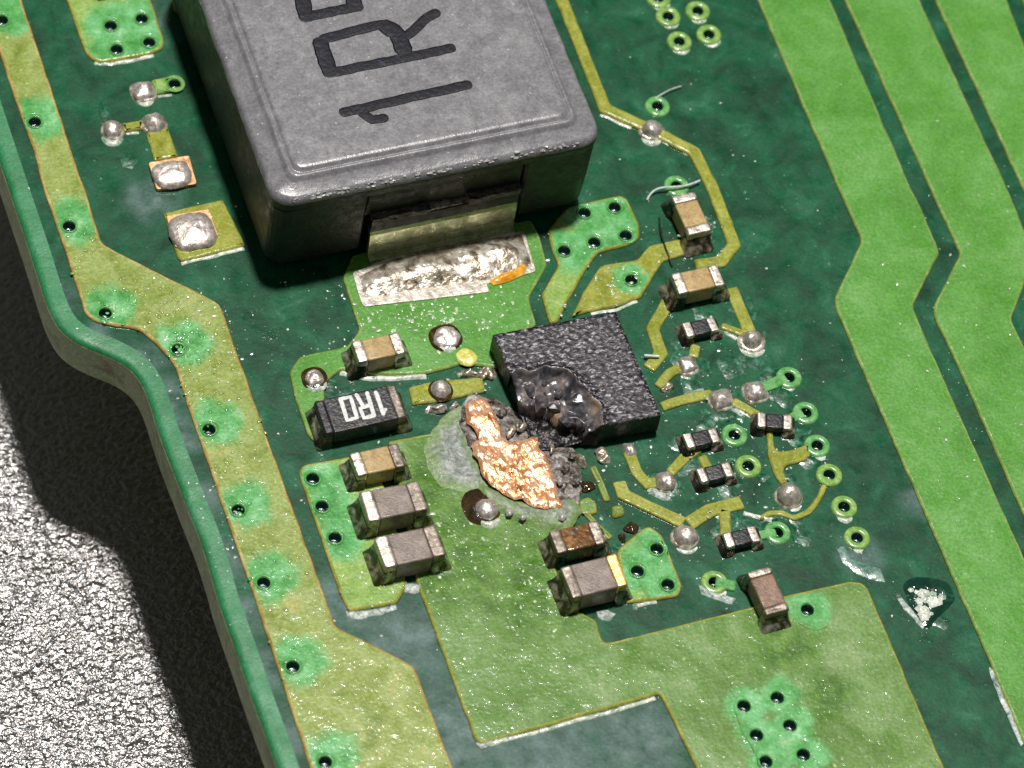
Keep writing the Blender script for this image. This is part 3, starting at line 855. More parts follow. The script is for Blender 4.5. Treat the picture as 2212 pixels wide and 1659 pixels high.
am = L([(1058, 604), (1080, 588), (1112, 580), (1128, 560), (1138, 572), (1134, 590), (1100, 606), (1066, 614)], 0.12)
o = link('flux_drop', patch(am, 0.05, lambda x, y, d: CU + 0.02 + min(0.16, 0.9 * d), 6), M['flux_amber'], board)
o['label'] = 'amber flux drop at the corner of the solder land'

# burnt crater in front of the chip
char = L([(990, 890), (1010, 858), (1070, 862), (1110, 890), (1160, 930), (1230, 955), (1248, 1010), (1258, 1050), (1246, 1092), (1222, 1104), (1180, 1104), (1130, 1090),
          (1090, 1072), (1050, 1052), (1024, 1025), (1010, 985), (992, 950), (980, 915)])
def charz(x, y, d):
    return CU - 0.01 + min(0.07, d * 0.5) + 0.13 * fbm(x, y, 2.4, 1.0) * min(1, d / 0.15) + 0.03 * fbm(x, y, 8.0, 5.0) * min(1, d / 0.1)
o = link('charred_crater', patch(wobble(char, 0.09, 0.07, 2.0), 0.055, lambda x, y, d: 0.8 * charz(x, y, d), 7), M['char'], board)
o['label'] = 'black charred crater beside the burnt chip'
ash1 = L([(912, 972), (926, 940), (960, 905), (990, 880), (1010, 900), (1024, 960), (1040, 1010), (1070, 1050), (1072, 1082), (1040, 1086), (996, 1066), (952, 1050), (922, 1016)])
def ashz(s):
    return lambda x, y, d: CU + 0.001 + min(0.03, d * 0.10) + 0.06 * fbm(x, y, 2.8, s) * min(1, d / 0.2) + 0.03 * fbm(x, y, 8.0, s) * min(1, d / 0.1)
link('ash_crust', patch(wobble(ash1, 0.1, 0.06, 5.0), 0.06, ashz(2.0), 8), M['ash'], board)
ash2 = L([(1030, 1046), (1090, 1070), (1140, 1088), (1200, 1088), (1240, 1076), (1256, 1112), (1230, 1156), (1176, 1152), (1120, 1128), (1064, 1104), (1030, 1080)])
link('ash_crust', patch(wobble(ash2, 0.1, 0.06, 6.0), 0.06, lambda x, y, d: ashz(6.0)(x, y, d) + 0.06 * min(1, d / 0.1), 9), M['ash'], board)
cop = L([(1013, 878), (1025, 868), (1041, 862), (1050, 878), (1060, 896), (1070, 920), (1076, 940), (1092, 958), (1110, 962), (1130, 952), (1156, 947), (1166, 980), (1180, 1012), (1192, 1044),
         (1200, 1070), (1208, 1092), (1180, 1090), (1154, 1086), (1134, 1072), (1116, 1070), (1090, 1050), (1066, 1038), (1052, 1024), (1044, 990), (1028, 976), (1022, 962), (1043, 948),
         (1036, 922), (1014, 904)], 0.2)
if area2(cop) < 0: cop.reverse()
cop = inset(cop, -0.075)
def copz(x, y, d):
    return 0.15 + 0.04 * min(1, d / 0.05) + 0.05 * fbm(x, y, 2.2, 11.0) + 0.07 * abs(fbm(x, y, 6.0, 13.0))
o = link('torn_copper', patch(wobble(cop, 0.05, 0.05, 3.0), 0.045, copz, 10), M['bare_copper'], board)
o['label'] = 'torn bright orange copper foil laid bare by the burn'
bm_ = L([(992, 1092), (1004, 1066), (1030, 1056), (1064, 1066), (1084, 1096), (1076, 1128), (1046, 1142), (1010, 1132)])
o = link('flux_pool', patch(fillet(bm_, 0.15), 0.06, lambda x, y, d: CU + min(0.07, 0.5 * d), 11), M['flux_dark'], board)

# glossy flux drip and white residue near the right hand track
fx = L([(1948, 1262), (1972, 1246), (2012, 1248), (2050, 1258), (2066, 1296), (2046, 1316), (2022, 1340), (2002, 1364), (1984, 1345), (1960, 1300)])
o = link('flux_pool', patch(fillet(fx, 0.12), 0.07, lambda x, y, d: min(0.05, 0.4 * d) + 0.03 * fbm(x, y, 4.0, 2.0) * min(1, d / 0.1), 12), M['flux_green'], board)
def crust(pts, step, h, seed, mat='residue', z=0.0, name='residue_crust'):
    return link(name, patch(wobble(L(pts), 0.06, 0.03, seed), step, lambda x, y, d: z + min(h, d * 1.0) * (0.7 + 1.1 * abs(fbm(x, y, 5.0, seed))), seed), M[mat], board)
rq = random.Random(17)
for k_ in range(26):
    a_, b_ = rq.random(), rq.random()
    if a_ + b_ > 1: a_, b_ = 1 - a_, 1 - b_
    x_, y_ = 1962 + a_ * 76 + b_ * 36, 1272 + a_ * 18 + b_ * 74
    w_ = rq.uniform(6, 13)
    crust([(x_ - w_, y_), (x_ - w_ * .3, y_ - w_ * .8), (x_ + w_ * .9, y_ - w_ * .4), (x_ + w_, y_ + w_ * .5), (x_ - w_ * .2, y_ + w_ * .9)], 0.04, 0.04, 100 + k_, 'residue_glint', z=0.052)
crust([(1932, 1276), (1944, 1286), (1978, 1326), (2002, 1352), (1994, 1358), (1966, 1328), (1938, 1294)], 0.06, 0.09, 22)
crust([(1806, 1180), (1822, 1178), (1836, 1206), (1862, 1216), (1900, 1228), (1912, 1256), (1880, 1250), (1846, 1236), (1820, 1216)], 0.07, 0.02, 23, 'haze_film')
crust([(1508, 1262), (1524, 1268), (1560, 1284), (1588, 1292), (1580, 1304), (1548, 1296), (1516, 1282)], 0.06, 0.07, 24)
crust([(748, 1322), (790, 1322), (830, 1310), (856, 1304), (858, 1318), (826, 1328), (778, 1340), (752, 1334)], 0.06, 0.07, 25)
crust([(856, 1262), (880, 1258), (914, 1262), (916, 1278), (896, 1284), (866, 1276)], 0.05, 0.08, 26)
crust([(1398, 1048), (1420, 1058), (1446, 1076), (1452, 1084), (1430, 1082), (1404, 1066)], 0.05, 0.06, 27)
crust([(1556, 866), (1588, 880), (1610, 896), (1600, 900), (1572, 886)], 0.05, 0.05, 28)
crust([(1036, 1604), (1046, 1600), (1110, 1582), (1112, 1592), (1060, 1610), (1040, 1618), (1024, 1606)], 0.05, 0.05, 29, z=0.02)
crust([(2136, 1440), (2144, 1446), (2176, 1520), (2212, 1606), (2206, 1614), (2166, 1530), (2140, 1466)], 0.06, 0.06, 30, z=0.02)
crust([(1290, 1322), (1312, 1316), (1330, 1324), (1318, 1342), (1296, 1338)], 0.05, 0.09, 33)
crust([(1486, 852), (1506, 840), (1526, 836), (1520, 846), (1498, 858)], 0.05, 0.03, 34, 'haze_film')

# glossy flux film pooled between the tracks round the parts
def film(pts, amp, seed, mat='flux_film', z=0.0, step=0.09, lo=-0.03):
    def fz(x, y, d):
        if any((x - hx) ** 2 + (y - hy) ** 2 < 0.05 for hx, hy in HOLES): return -0.35
        return base(x, y, d)
    base = (lambda x, y, d: z - 0.012 + max(lo, amp * (fbm(x, y, 1.7, seed, 3) + 0.10) + 0.22 * amp * fbm(x, y, 6.0, seed, 2)) - 0.05 * max(0, 1 - d / 0.35))
    o = link('flux_film', patch(wobble(L(pts), 0.2, 0.08, seed), step, fz, int(seed * 7)), M[mat], board)
    return o
film([(1440, 640), (1640, 610), (1690, 720), (1740, 800), (1800, 950), (1850, 1100), (1830, 1180), (1760, 1220), (1620, 1230), (1510, 1220), (1440, 1170), (1370, 1110), (1340, 1040), (1360, 960), (1440, 920),
      (1440, 820), (1410, 740)], 0.075, 2.3)
film([(1430, 380), (1540, 370), (1580, 470), (1570, 560), (1480, 590), (1400, 560), (1390, 470)], 0.07, 3.1)
film([(660, 720), (760, 740), (740, 800), (900, 815), (1060, 830), (1080, 880), (960, 900), (930, 935), (700, 990), (640, 985), (600, 860), (610, 780)], 0.06, 4.7)
film([(1260, 1010), (1340, 1060), (1460, 1140), (1490, 1290), (1560, 1310), (1330, 1370), (1300, 1330), (1280, 1180), (1240, 1080)], 0.07, 5.9)
film([(1900, 1190), (1960, 1200), (2060, 1260), (2110, 1400), (2060, 1400), (1980, 1380), (1930, 1290)], 0.06, 6.4)
film([(200, 130), (330, 330), (330, 420), (300, 560), (420, 640), (330, 560), (240, 520), (200, 330), (150, 150)], 0.06, 7.7)
film([(1812, 700), (1840, 720), (2010, 1120), (2050, 1222), (2030, 1220), (1960, 1080), (1890, 900), (1850, 830)], 0.05, 8.8, 'haze_film')
# droplets of dried flux on the track beside the board's bulge and on the plane in front of the land
def beads(zones, seed, smin, smax):
    rr = random.Random(seed)
    base = bmesh.new(); bmesh.ops.create_icosphere(base, subdivisions=2, radius=1.0)
    bv = [v.co.copy() for v in base.verts]; bf = [[v.index for v in f.verts] for f in base.faces]; base.free()
    vs, fs = [], []
    for (cx, cy), (wx, wy), n in zones:
        for _ in range(n):
            p = B2(cx + rr.gauss(0, 0.45) * wx, cy + rr.gauss(0, 0.45) * wy)
            if not any(inside(p, c_) for c_ in COPPER): continue
            s_ = smin + (smax - smin) * rr.random() ** 2
            a = rr.uniform(0, 3.14); el = rr.uniform(1.0, 2.0); k_ = len(vs)
            for v in bv:
                w = 1 + 0.25 * noise.noise(v * 1.3 + Vector((k_, 0, 0)))
                dx, dy, dz = v.x * s_ * el * w, v.y * s_ * w, v.z * s_ * 0.32 * w
                vs.append((p[0] + dx * math.cos(a) - dy * math.sin(a), p[1] + dx * math.sin(a) + dy * math.cos(a), CU + dz))
            fs += [tuple(i_ + k_ for i_ in f) for f in bf]
    me = bpy.data.meshes.new('m'); me.from_pydata(vs, [], fs)
    for p in me.polygons: p.use_smooth = True
    return me
tag(link('flux_droplets', beads([((290, 650), (130, 70), 130), ((400, 740), (90, 90), 130), ((450, 850), (70, 120), 90), ((180, 540), (50, 60), 40), ((520, 1050), (60, 160), 60), ((600, 1300), (70, 180), 60)], 5, 0.012, 0.04),
         M['mask_olive'], board), kind='stuff')
tag(link('flux_droplets', beads([((940, 690), (200, 60), 120), ((880, 1280), (110, 40), 30), ((1000, 1180), (140, 90), 50), ((1180, 1290), (120, 60), 40), ((1330, 620), (60, 60), 40)], 6, 0.012, 0.035),
         M['residue_clear'], board), kind='stuff')

# pale flux slivers, painted highlights on the near side of rings, bumps and copper edges
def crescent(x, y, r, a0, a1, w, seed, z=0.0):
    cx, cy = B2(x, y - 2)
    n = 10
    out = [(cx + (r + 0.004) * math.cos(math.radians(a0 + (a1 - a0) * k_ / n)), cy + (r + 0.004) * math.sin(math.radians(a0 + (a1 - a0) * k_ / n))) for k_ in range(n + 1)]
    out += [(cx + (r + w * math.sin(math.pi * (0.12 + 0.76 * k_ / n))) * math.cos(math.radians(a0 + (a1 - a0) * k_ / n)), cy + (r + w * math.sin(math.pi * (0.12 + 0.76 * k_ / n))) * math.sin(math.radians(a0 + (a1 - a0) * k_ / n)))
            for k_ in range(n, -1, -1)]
    link('flux_glint', patch(wobble(out, 0.06, 0.012, seed), 0.04, lambda x_, y_, d: z + 0.002 + min(0.045, d * 1.2), seed), M['residue_glint'], board)
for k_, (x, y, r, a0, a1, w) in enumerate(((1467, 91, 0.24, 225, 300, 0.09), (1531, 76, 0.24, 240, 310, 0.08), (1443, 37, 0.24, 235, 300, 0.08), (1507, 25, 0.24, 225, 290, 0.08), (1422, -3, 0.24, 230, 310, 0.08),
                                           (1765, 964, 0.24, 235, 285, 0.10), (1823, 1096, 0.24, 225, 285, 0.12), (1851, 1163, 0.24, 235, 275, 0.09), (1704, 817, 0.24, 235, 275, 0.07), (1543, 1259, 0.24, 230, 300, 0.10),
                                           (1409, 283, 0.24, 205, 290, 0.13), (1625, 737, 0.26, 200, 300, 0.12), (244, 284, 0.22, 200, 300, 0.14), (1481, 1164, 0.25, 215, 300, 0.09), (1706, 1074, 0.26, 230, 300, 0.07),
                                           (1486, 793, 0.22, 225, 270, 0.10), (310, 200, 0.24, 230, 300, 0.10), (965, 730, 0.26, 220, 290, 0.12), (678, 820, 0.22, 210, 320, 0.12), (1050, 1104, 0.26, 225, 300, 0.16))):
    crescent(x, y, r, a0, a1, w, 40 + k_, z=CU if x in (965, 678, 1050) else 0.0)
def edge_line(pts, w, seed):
    link('flux_glint', patch(wobble(stroke_poly(L([(a_ - 1, b_ - 4) for a_, b_ in pts]), w * 1.15), 0.08, 0.025, seed), 0.045, lambda x_, y_, d: 0.004 + min(0.05, d * 1.1), seed), M['residue_glint'], board)
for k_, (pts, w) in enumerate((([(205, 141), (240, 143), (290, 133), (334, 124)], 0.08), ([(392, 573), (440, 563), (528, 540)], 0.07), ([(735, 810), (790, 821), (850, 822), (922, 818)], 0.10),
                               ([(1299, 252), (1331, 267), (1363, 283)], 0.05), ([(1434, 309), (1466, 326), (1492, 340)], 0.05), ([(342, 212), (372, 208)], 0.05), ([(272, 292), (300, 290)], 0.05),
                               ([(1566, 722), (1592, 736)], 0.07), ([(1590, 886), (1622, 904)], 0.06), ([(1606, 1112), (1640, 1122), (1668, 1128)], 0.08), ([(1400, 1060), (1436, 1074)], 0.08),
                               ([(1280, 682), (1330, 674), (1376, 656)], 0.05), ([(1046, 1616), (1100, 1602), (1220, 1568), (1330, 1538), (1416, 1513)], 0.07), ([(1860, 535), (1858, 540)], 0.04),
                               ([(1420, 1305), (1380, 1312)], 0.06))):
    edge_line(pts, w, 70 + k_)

# ------------------------------------------------------------------ components
def chip(name, x, y, ln, wd, ht, vert, body, term, label, cat, group=None, tw=0.2, seed=1, rz=0.0, term2=None, fil='fillet', fo=0.17):
    p = B(x, y, ht + 0.03)
    root = empty(name, (p.x, p.y, 0.0), rz + (math.pi / 2 if vert else 0.0))
    tag(root, label, cat, group)
    z0 = 0.05
    hl = ln / 2
    bbox('body', -hl + tw - 0.01, hl - tw + 0.01, -wd / 2 + 0.012, wd / 2 - 0.012, z0, ht, 0.03, M[body], root, jit=0.006, seed=seed)
    for s in (-1, 1):
        a, b = sorted((s * hl, s * (hl - tw)))
        t = bbox('terminal', a, b, -wd / 2, wd / 2, z0 - 0.01, ht + 0.014, 0.05, M[term2 if (s > 0 and term2) else term], root, seg=3, jit=0.012, seed=seed * 3 + s)
        xo0, xo1 = (a - fo, b) if s < 0 else (a, b + fo)
        xm0, xm1 = (a - fo * .45, b) if s < 0 else (a, b + fo * .45)
        xt0, xt1 = (a - 0.006, b - 0.02) if s < 0 else (a + 0.02, b + 0.006)
        w = wd / 2
        lp = [rrect(xo0, xo1, -w - 0.07, w + 0.07, 0.06, -0.01, 4), rrect(xo0 + .01, xo1 - .01, -w - 0.06, w + 0.06, 0.06, 0.06, 4),
              rrect(xm0, xm1, -w - 0.025, w + 0.025, 0.05, ht * 0.32, 4), rrect(xt0, xt1, -w - 0.004, w + 0.004, 0.04, ht * 0.68, 4)]
        me = loft(lp, cap_top=False)
        for v in me.vertices:
            v.co += noise.noise_vector(v.co * 7 + Vector((seed, s, 0))) * 0.012
        link('solder_fillet', me, M[fil], root, smooth=True)
    return root

CG = 'ceramic capacitors on the board'
chip('capacitor', 1494, 459, 0.92, 0.47, 0.48, True, 'cap_tan', 'term', 'tan capacitor standing upright in the picture beside the inductor', 'capacitor', CG, seed=1, rz=0.03)
chip('capacitor', 1508, 601, 0.92, 0.47, 0.48, False, 'cap_tan', 'term', 'tan capacitor with two bright silver ends just above the chip', 'capacitor', CG, seed=2)
chip('capacitor', 818, 748, 0.90, 0.47, 0.46, False, 'cap_tan', 'term', 'tan capacitor between the inductor solder land and the 1R0 resistor', 'capacitor', CG, seed=3)
chip('capacitor', 816, 991, 0.90, 0.50, 0.48, False, 'cap_tan', 'term', 'golden tan capacitor just below the 1R0 resistor, topmost of three', 'capacitor', CG, seed=4, term2='term_dull')
chip('capacitor', 850, 1080, 1.10, 0.62, 0.56, False, 'cap_grey', 'term', 'grey brown capacitor in the middle of three stacked in a row', 'capacitor', CG, seed=5, tw=0.24, rz=-0.02, term2='term_dull')
chip('capacitor', 886, 1178, 1.12, 0.64, 0.56, False, 'cap_grey', 'term', 'grey brown capacitor, lowest of the three below the 1R0 resistor', 'capacitor', CG, seed=6, tw=0.24, term2='term_dull')
chip('capacitor', 1248, 1158, 0.92, 0.48, 0.46, False, 'cap_amber', 'term_dull', 'amber flux coated capacitor below the bare copper foil', 'capacitor', CG, seed=7)
chip('capacitor', 1284, 1242, 1.05, 0.66, 0.56, False, 'cap_grey', 'term_dull', 'brown capacitor with one golden end below the amber one', 'capacitor', CG, seed=8, term2='term_gold', rz=0.02)
chip('capacitor', 1660, 1274, 0.92, 0.46, 0.46, True, 'cap_brown', 'term_dull', 'brown upright capacitor bridging dark gap and large copper plane', 'capacitor', CG, seed=9, rz=0.04, tw=0.16)

RG = 'tiny black chip resistors right of the chip'
for i, (x, y, lb, vt, rz) in enumerate(((1514, 704, 'tiny black resistor with silver ends below the upper tan capacitor', False, 0.0),
                                        (1674, 907, 'tiny dark resistor farthest right, between green vias', False, -0.35),
                                        (1516, 944, 'tiny charred resistor nearest the right corner of the chip', False, 0.0),
                                        (1545, 1018, 'tiny black resistor with one bright silver end beside a green via ring', False, 0.0),
                                        (1602, 1158, 'tiny black resistor lowest of the small ones, below a yellow track', False, 0.0))):
    chip('chip_resistor', x, y, 0.64, 0.33, 0.22, vt, 'chip_black', 'term', lb, 'resistor', RG, tw=0.17, seed=20 + i, rz=rz, fo=0.09)

def ribbon(paths, r, zs, name, mat, parent, z):
    """rounded flat strokes of printed lettering"""
    cu = bpy.data.curves.new('c', 'CURVE')
    cu.dimensions = '3D'
    cu.bevel_depth = 1.0
    cu.bevel_resolution = 3
    cu.use_fill_caps = True
    for pts, rad in paths:
        sp = cu.splines.new('POLY')
        # resample
        q = []
        for i in range(len(pts) - 1):
            a, b = Vector(pts[i]), Vector(pts[i + 1])
            k = max(2, int((b - a).length / 0.07))
            q += [a + (b - a) * (j / k) for j in range(k)]
        q.append(Vector(pts[-1]))
        d0 = (q[0] - q[1]).normalized(); d1 = (q[-1] - q[-2]).normalized()
        rr = [rad * (1 + 0.12 * noise.noise(Vector((p.x * 7, p.y * 7, 3.0)))) for p in q]
        q = [q[0] + d0 * rad * 0.8, q[0] + d0 * rad * 0.5] + q + [q[-1] + d1 * rad * 0.5, q[-1] + d1 * rad * 0.8]
        rr = [rad * 0.35, rad * 0.8] + rr + [rad * 0.8, rad * 0.35]
        sp.points.add(len(q) - 1)
        for s, p, w in zip(sp.points, q, rr):
            j = noise.noise_vector(Vector((p.x * 5, p.y * 5, 9.0))) * rad * 0.10
            s.co = (p.x + j.x, p.y + j.y, 0, 1); s.radius = w
    t = bpy.data.objects.new('t', cu)
    COL.objects.link(t)
    me = bpy.data.meshes.new_from_object(t.evaluated_get(bpy.context.evaluated_depsgraph_get()))
    bpy.data.objects.remove(t); bpy.data.curves.remove(cu)
    me.materials.clear()
    for v in me.vertices: v.co.z = z + v.co.z * zs
    return link(name, me, M[mat], parent, smooth=True)

# 1R0 resistor
c = B(779, 883, 0.45)
res = empty('resistor', (c.x, c.y, 0), 0.0)
tag(res, 'black resistor marked 1R0 upside down, left of the burnt chip', 'resistor')
bbox('body', -0.60, 0.60, -0.36, 0.36, 0.06, 0.44, 0.025, M['chip_black'], res, jit=0.005)
for s in (-1, 1):
    a, b = sorted((s * 0.76, s * 0.585))
    bbox('terminal', a, b, -0.355, 0.355, 0.05, 0.445, 0.04, M['chip_black'] if s < 0 else M['term_dull'], res, jit=0.012, seed=s)
    x0, x1 = (a - 0.14, b) if s < 0 else (a, b + 0.14)
    x2, x3 = (a - 0.01, b - 0.02) if s < 0 else (a + 0.02, b + 0.01)
    me = loft([rrect(x0, x1, -0.42, 0.42, 0.06, -0.01, 4), rrect(x0 + .01, x1 - .01, -0.41, 0.41, 0.06, 0.07, 4), rrect((x0 + x2) / 2, (x1 + x3) / 2, -0.38, 0.38, 0.05, 0.16, 4),
               rrect(x2, x3, -0.362, 0.362, 0.04, 0.32, 4)], cap_top=False)
    for v in me.vertices: v.co += noise.noise_vector(v.co * 6 + Vector((s, 5, 0))) * 0.015
    link('solder_fillet', me, M['fillet'], res, smooth=True)
def loc(pts, z, base):
    return [(p[0] - base.x, p[1] - base.y) for p in L(pts, z)]
zt = 0.445
ribbon([(loc([(735, 862), (757, 857), (771, 902), (750, 908), (735, 862)], zt, c), 0.042)], 0.042, 0.15, 'marking', 'print_white', res, zt)
ribbon([(loc([(793, 849), (808, 898)], zt, c), 0.042), (loc([(808, 898), (786, 903), (778, 882), (799, 875)], zt, c), 0.042), (loc([(786, 880), (770, 853)], zt, c), 0.040)], 0.042, 0.15,
       'marking', 'print_white', res, zt)
ribbon([(loc([(812, 848), (828, 894)], zt, c), 0.042), (loc([(827, 893), (833, 884)], zt, c), 0.035)], 0.042, 0.15, 'marking', 'print_white', res, zt)

# inductor -----------------------------------------------------------
IX0, IX1, IY0, IY1 = -3.66, 2.56, 3.27, 9.9
ind = empty('inductor', ((IX0 + IX1) / 2, (IY0 + IY1) / 2, 0))
tag(ind, 'large grey moulded power inductor marked 1R with rounded corners', 'inductor')
ox, oy = ind.location.x, ind.location.y
def sub(p): return [(x - ox, y - oy, z) for x, y, z in p]
ZB = 0.16
# lower block with a recess for the terminal
NX0, NX1, ND = -1.86, 1.14, 0.30
def block_loop(d, z):
    x0, x1, y0, y1, r = IX0 + d, IX1 - d, IY0 + d, IY1 - d, 0.34
    lp = rrect(x0, x1, y0, y1, r, z, 6)
    # rrect: NE, NW, SW, SE quarter arcs; the front edge runs from the end of SW to the start of SE
    a = lp[:21]; b = lp[21:]
    nt = [(NX0 - 0.05, y0, z), (NX0, y0 + 0.05, z), (NX0 + 0.04, y0 + ND, z), (NX1 - 0.04, y0 + ND, z), (NX1, y0 + 0.05, z), (NX1 + 0.05, y0, z)]
    return sub(a + nt + b)
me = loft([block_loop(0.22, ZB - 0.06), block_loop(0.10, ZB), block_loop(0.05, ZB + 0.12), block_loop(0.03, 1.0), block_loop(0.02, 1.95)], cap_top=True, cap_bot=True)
o = link('body', me, M['ferrite_shaded'], ind)
def lid_loops():
    prof = [(0.03, 1.93), (0.0, 1.97), (-0.005, 2.16), (0.015, 2.24), (0.05, 2.29), (0.10, 2.315), (0.33, 2.345), (0.365, 2.375), (0.395, 2.425), (0.42, 2.444), (0.45, 2.446), (0.468, 2.432),
            (0.478, 2.420), (0.498, 2.424), (0.525, 2.470), (0.55, 2.486), (0.62, 2.49), (1.2, 2.492)]
    out = []
    for d, z in prof:
        r = max(0.18, 0.40 - d * 0.55)
        lp = rrect(IX0 + d, IX1 - d, IY0 + d, IY1 - d, r, z, 6)
        # more points on the straights
        q = []
        for i in range(len(lp)):
            a, b = Vector(lp[i]), Vector(lp[(i + 1) % len(lp)])
            n = 46 if i % 7 == 6 else 1
            for j in range(n):
                p = a + (b - a) * (j / n)
                q.append(p)
        out.append(q)
    return out
lps = lid_loops()
for i, lp in enumerate(lps[:15]):  # slight moulding unevenness
    amp = (0.012, 0.016, 0.014, 0.012, 0.010, 0.007, 0.003, 0.003, 0.004, 0.004, 0.003, 0.003, 0.004, 0.004, 0.003)[i]
    for p in lp:
        w = noise.noise_vector(Vector((p.x * 3.2, p.y * 3.2, 1.0 + i * 0.05))) * amp + noise.noise_vector(Vector((p.x * 10, p.y * 10, i * 0.2))) * amp * 0.8
        p += Vector((w.x, w.y, w.z))
me = loft([sub([tuple(p) for p in lp]) for lp in lps], cap_top=True)
o = link('lid', me, [M['ferrite_lit'], M['ferrite_shaded']], ind)
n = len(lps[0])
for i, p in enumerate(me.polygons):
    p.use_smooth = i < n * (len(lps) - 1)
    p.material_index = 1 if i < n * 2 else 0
# terminal strip bent down the recess
def strip(prof, x0, x1, th):
    vs, fs = [], []
    n = len(prof)
    for side in (0, 1):
        for x in (x0, x1):
            for i in range(n):
                a = Vector(prof[max(0, i - 1)]); b = Vector(prof[min(n - 1, i + 1)])
                t = (b - a).normalized(); nn = Vector((-t.y, t.x))
                p = Vector(prof[i]) + nn * (th / 2 if side else -th / 2)
                vs.append((x, p.x, p.y))
    def idx(s, e, i): return (s * 2 + e) * n + i
    for i in range(n - 1):
        fs.append((idx(0, 0, i), idx(0, 1, i), idx(0, 1, i + 1), idx(0, 0, i + 1)))
        fs.append((idx(1, 0, i), idx(1, 0, i + 1), idx(1, 1, i + 1), idx(1, 1, i)))
        for e in (0, 1):
            fs.append((idx(0, e, i), idx(0, e, i + 1), idx(1, e, i + 1), idx(1, e, i)))
    for i in (0, n - 1):
        fs.append((idx(0, 0, i), idx(1, 0, i), idx(1, 1, i), idx(0, 1, i)))
    me = bpy.data.meshes.new('m')
    me.from_pydata([(x - ox, y - oy, z) for x, y, z in vs], [], fs)
    bm = bmesh.new(); bm.from_mesh(me); bmesh.ops.recalc_face_normals(bm, faces=bm.faces); bm.to_mesh(me); bm.free()
    return me
tx0, tx1 = NX0 + 0.12, NX1 - 0.06
t = link('terminal', strip([(IY0 + 0.25, 0.80), (IY0 + 0.06, 0.80), (IY0 + 0.02, 0.78), (IY0 + 0.0, 0.72), (IY0 - 0.01, 0.30), (IY0 - 0.03, 0.12), (IY0 - 0.08, 0.095), (IY0 - 0.20, 0.09)],
                           tx0, tx1, 0.09), M['terminal'], ind)
for p in t.data.polygons: p.use_smooth = False
t['label'] = 'flat tinned metal strip with a green reflection in its colour'
# torn moulding ridge above the terminal
def ridge(x0, x1, y0, y1, z0, z1, seed, mat='resin', amp=0.07, name='moulding_ridge'):
    bm = bmesh.new()
    bmesh.ops.create_cube(bm, size=1.0)
    for v in bm.verts:
        v.co = Vector(((x0 + x1) / 2 + v.co.x * (x1 - x0) - ox, (y0 + y1) / 2 + v.co.y * (y1 - y0) - oy, (z0 + z1) / 2 + v.co.z * (z1 - z0)))
    bmesh.ops.subdivide_edges(bm, edges=[e for e in bm.edges if abs((e.verts[0].co - e.verts[1].co).x) > 0.1], cuts=26, use_grid_fill=True)
    bmesh.ops.subdivide_edges(bm, edges=[e for e in bm.edges if abs((e.verts[0].co - e.verts[1].co).x) < 0.001], cuts=2, use_grid_fill=True)
    for v in bm.verts:
        v.co += (noise.noise_vector(v.co * 3.0 + Vector((seed, 0, 0))) + 0.5 * noise.noise_vector(v.co * 9.0 + Vector((seed, 0, 0)))) * amp
    me = bpy.data.meshes.new('m'); bm.to_mesh(me); bm.free()
    return link(name, me, M[mat], ind)
ridge(tx0, tx1, IY0 - 0.03, IY0 + 0.2, 0.83, 1.10, 2, 'ferrite_shaded', 0.015, 'moulding_slab')
ridge(tx0 + 0.02, -0.62, IY0 - 0.04, IY0 + 0.28, 1.10, 1.22, 3, 'resin', 0.04)
ridge(0.10, tx1 + 0.02, IY0 - 0.05, IY0 + 0.28, 1.10, 1.26, 5, 'resin', 0.04)
ridge(-0.62, 0.14, IY0 - 0.01, IY0 + 0.28, 1.08, 1.14, 8, 'solder_rough', 0.025)
ridge(NX0 + 0.03, NX1 - 0.03, IY0 + 0.10, IY0 + 0.30, 1.2, 1.95, 4, 'ferrite_shaded', 0.03, 'moulding_slab')

# marking on the lid: 1, R and the start of the next digit
ZL = 2.492
def lidp(pts): return [(p[0] - ox, p[1] - oy) for p in L(pts, ZL)]
ribbon([(lidp([(742, 243), (1010, 183)]), 0.105), (lidp([(782, 243), (803, 259), (830, 255)]), 0.095)], 0.1, 0.035, 'marking', 'ink_black', ind, ZL)
ribbon([(lidp([(712, 158), (975, 104)]), 0.105), (lidp([(692, 92), (712, 156)]), 0.15), (lidp([(700, 84), (790, 60), (828, 52)]), 0.11),
        (lidp([(832, 56), (858, 72), (872, 108)]), 0.17), (lidp([(860, 78), (880, 76), (906, 54), (922, 38), (942, 28)]), 0.10)], 0.1, 0.035, 'marking', 'ink_black', ind, ZL)
ribbon([(lidp([(648, -18), (662, 36)]), 0.15), (lidp([(664, 36), (775, 14)]), 0.11), (lidp([(766, 12), (752, -36), (772, -70)]), 0.15), (lidp([(772, -70), (860, -90), (890, -30)]), 0.11)],
       0.1, 0.035, 'marking', 'ink_black', ind, ZL)

# pale chips along the front rim of the lid
def rim_chips():
    rr = random.Random(3)
    vs, fs = [], []
    base = bmesh.new(); bmesh.ops.create_icosphere(base, subdivisions=1, radius=1.0)
    bv = [v.co.copy() for v in base.verts]; bf = [[v.index for v in f.verts] for f in base.faces]; base.free()
    for i in range(300):
        x = rr.uniform(IX0 + 0.35, IX1 - 0.45)
        if rr.random() > 0.55 + 0.9 * noise.noise(Vector((x * 2.2, 0, 0))): continue
        z = 2.27 + rr.gauss(0, 0.022)
        y = IY0 + 0.022 + max(0, z - 2.25) * 0.75
        s_ = 0.012 + 0.026 * rr.random() ** 2
        k = len(vs)
        for v in bv:
            j = 1 + 0.4 * rr.uniform(-1, 1)
            vs.append((x - ox + v.x * s_ * 1.6 * j, y - oy + v.y * s_ * j, z + v.z * s_ * 0.6 * j))
        fs += [tuple(i_ + k for i_ in f) for f in bf]
    me = bpy.data.meshes.new('m'); me.from_pydata(vs, [], fs)
    return me
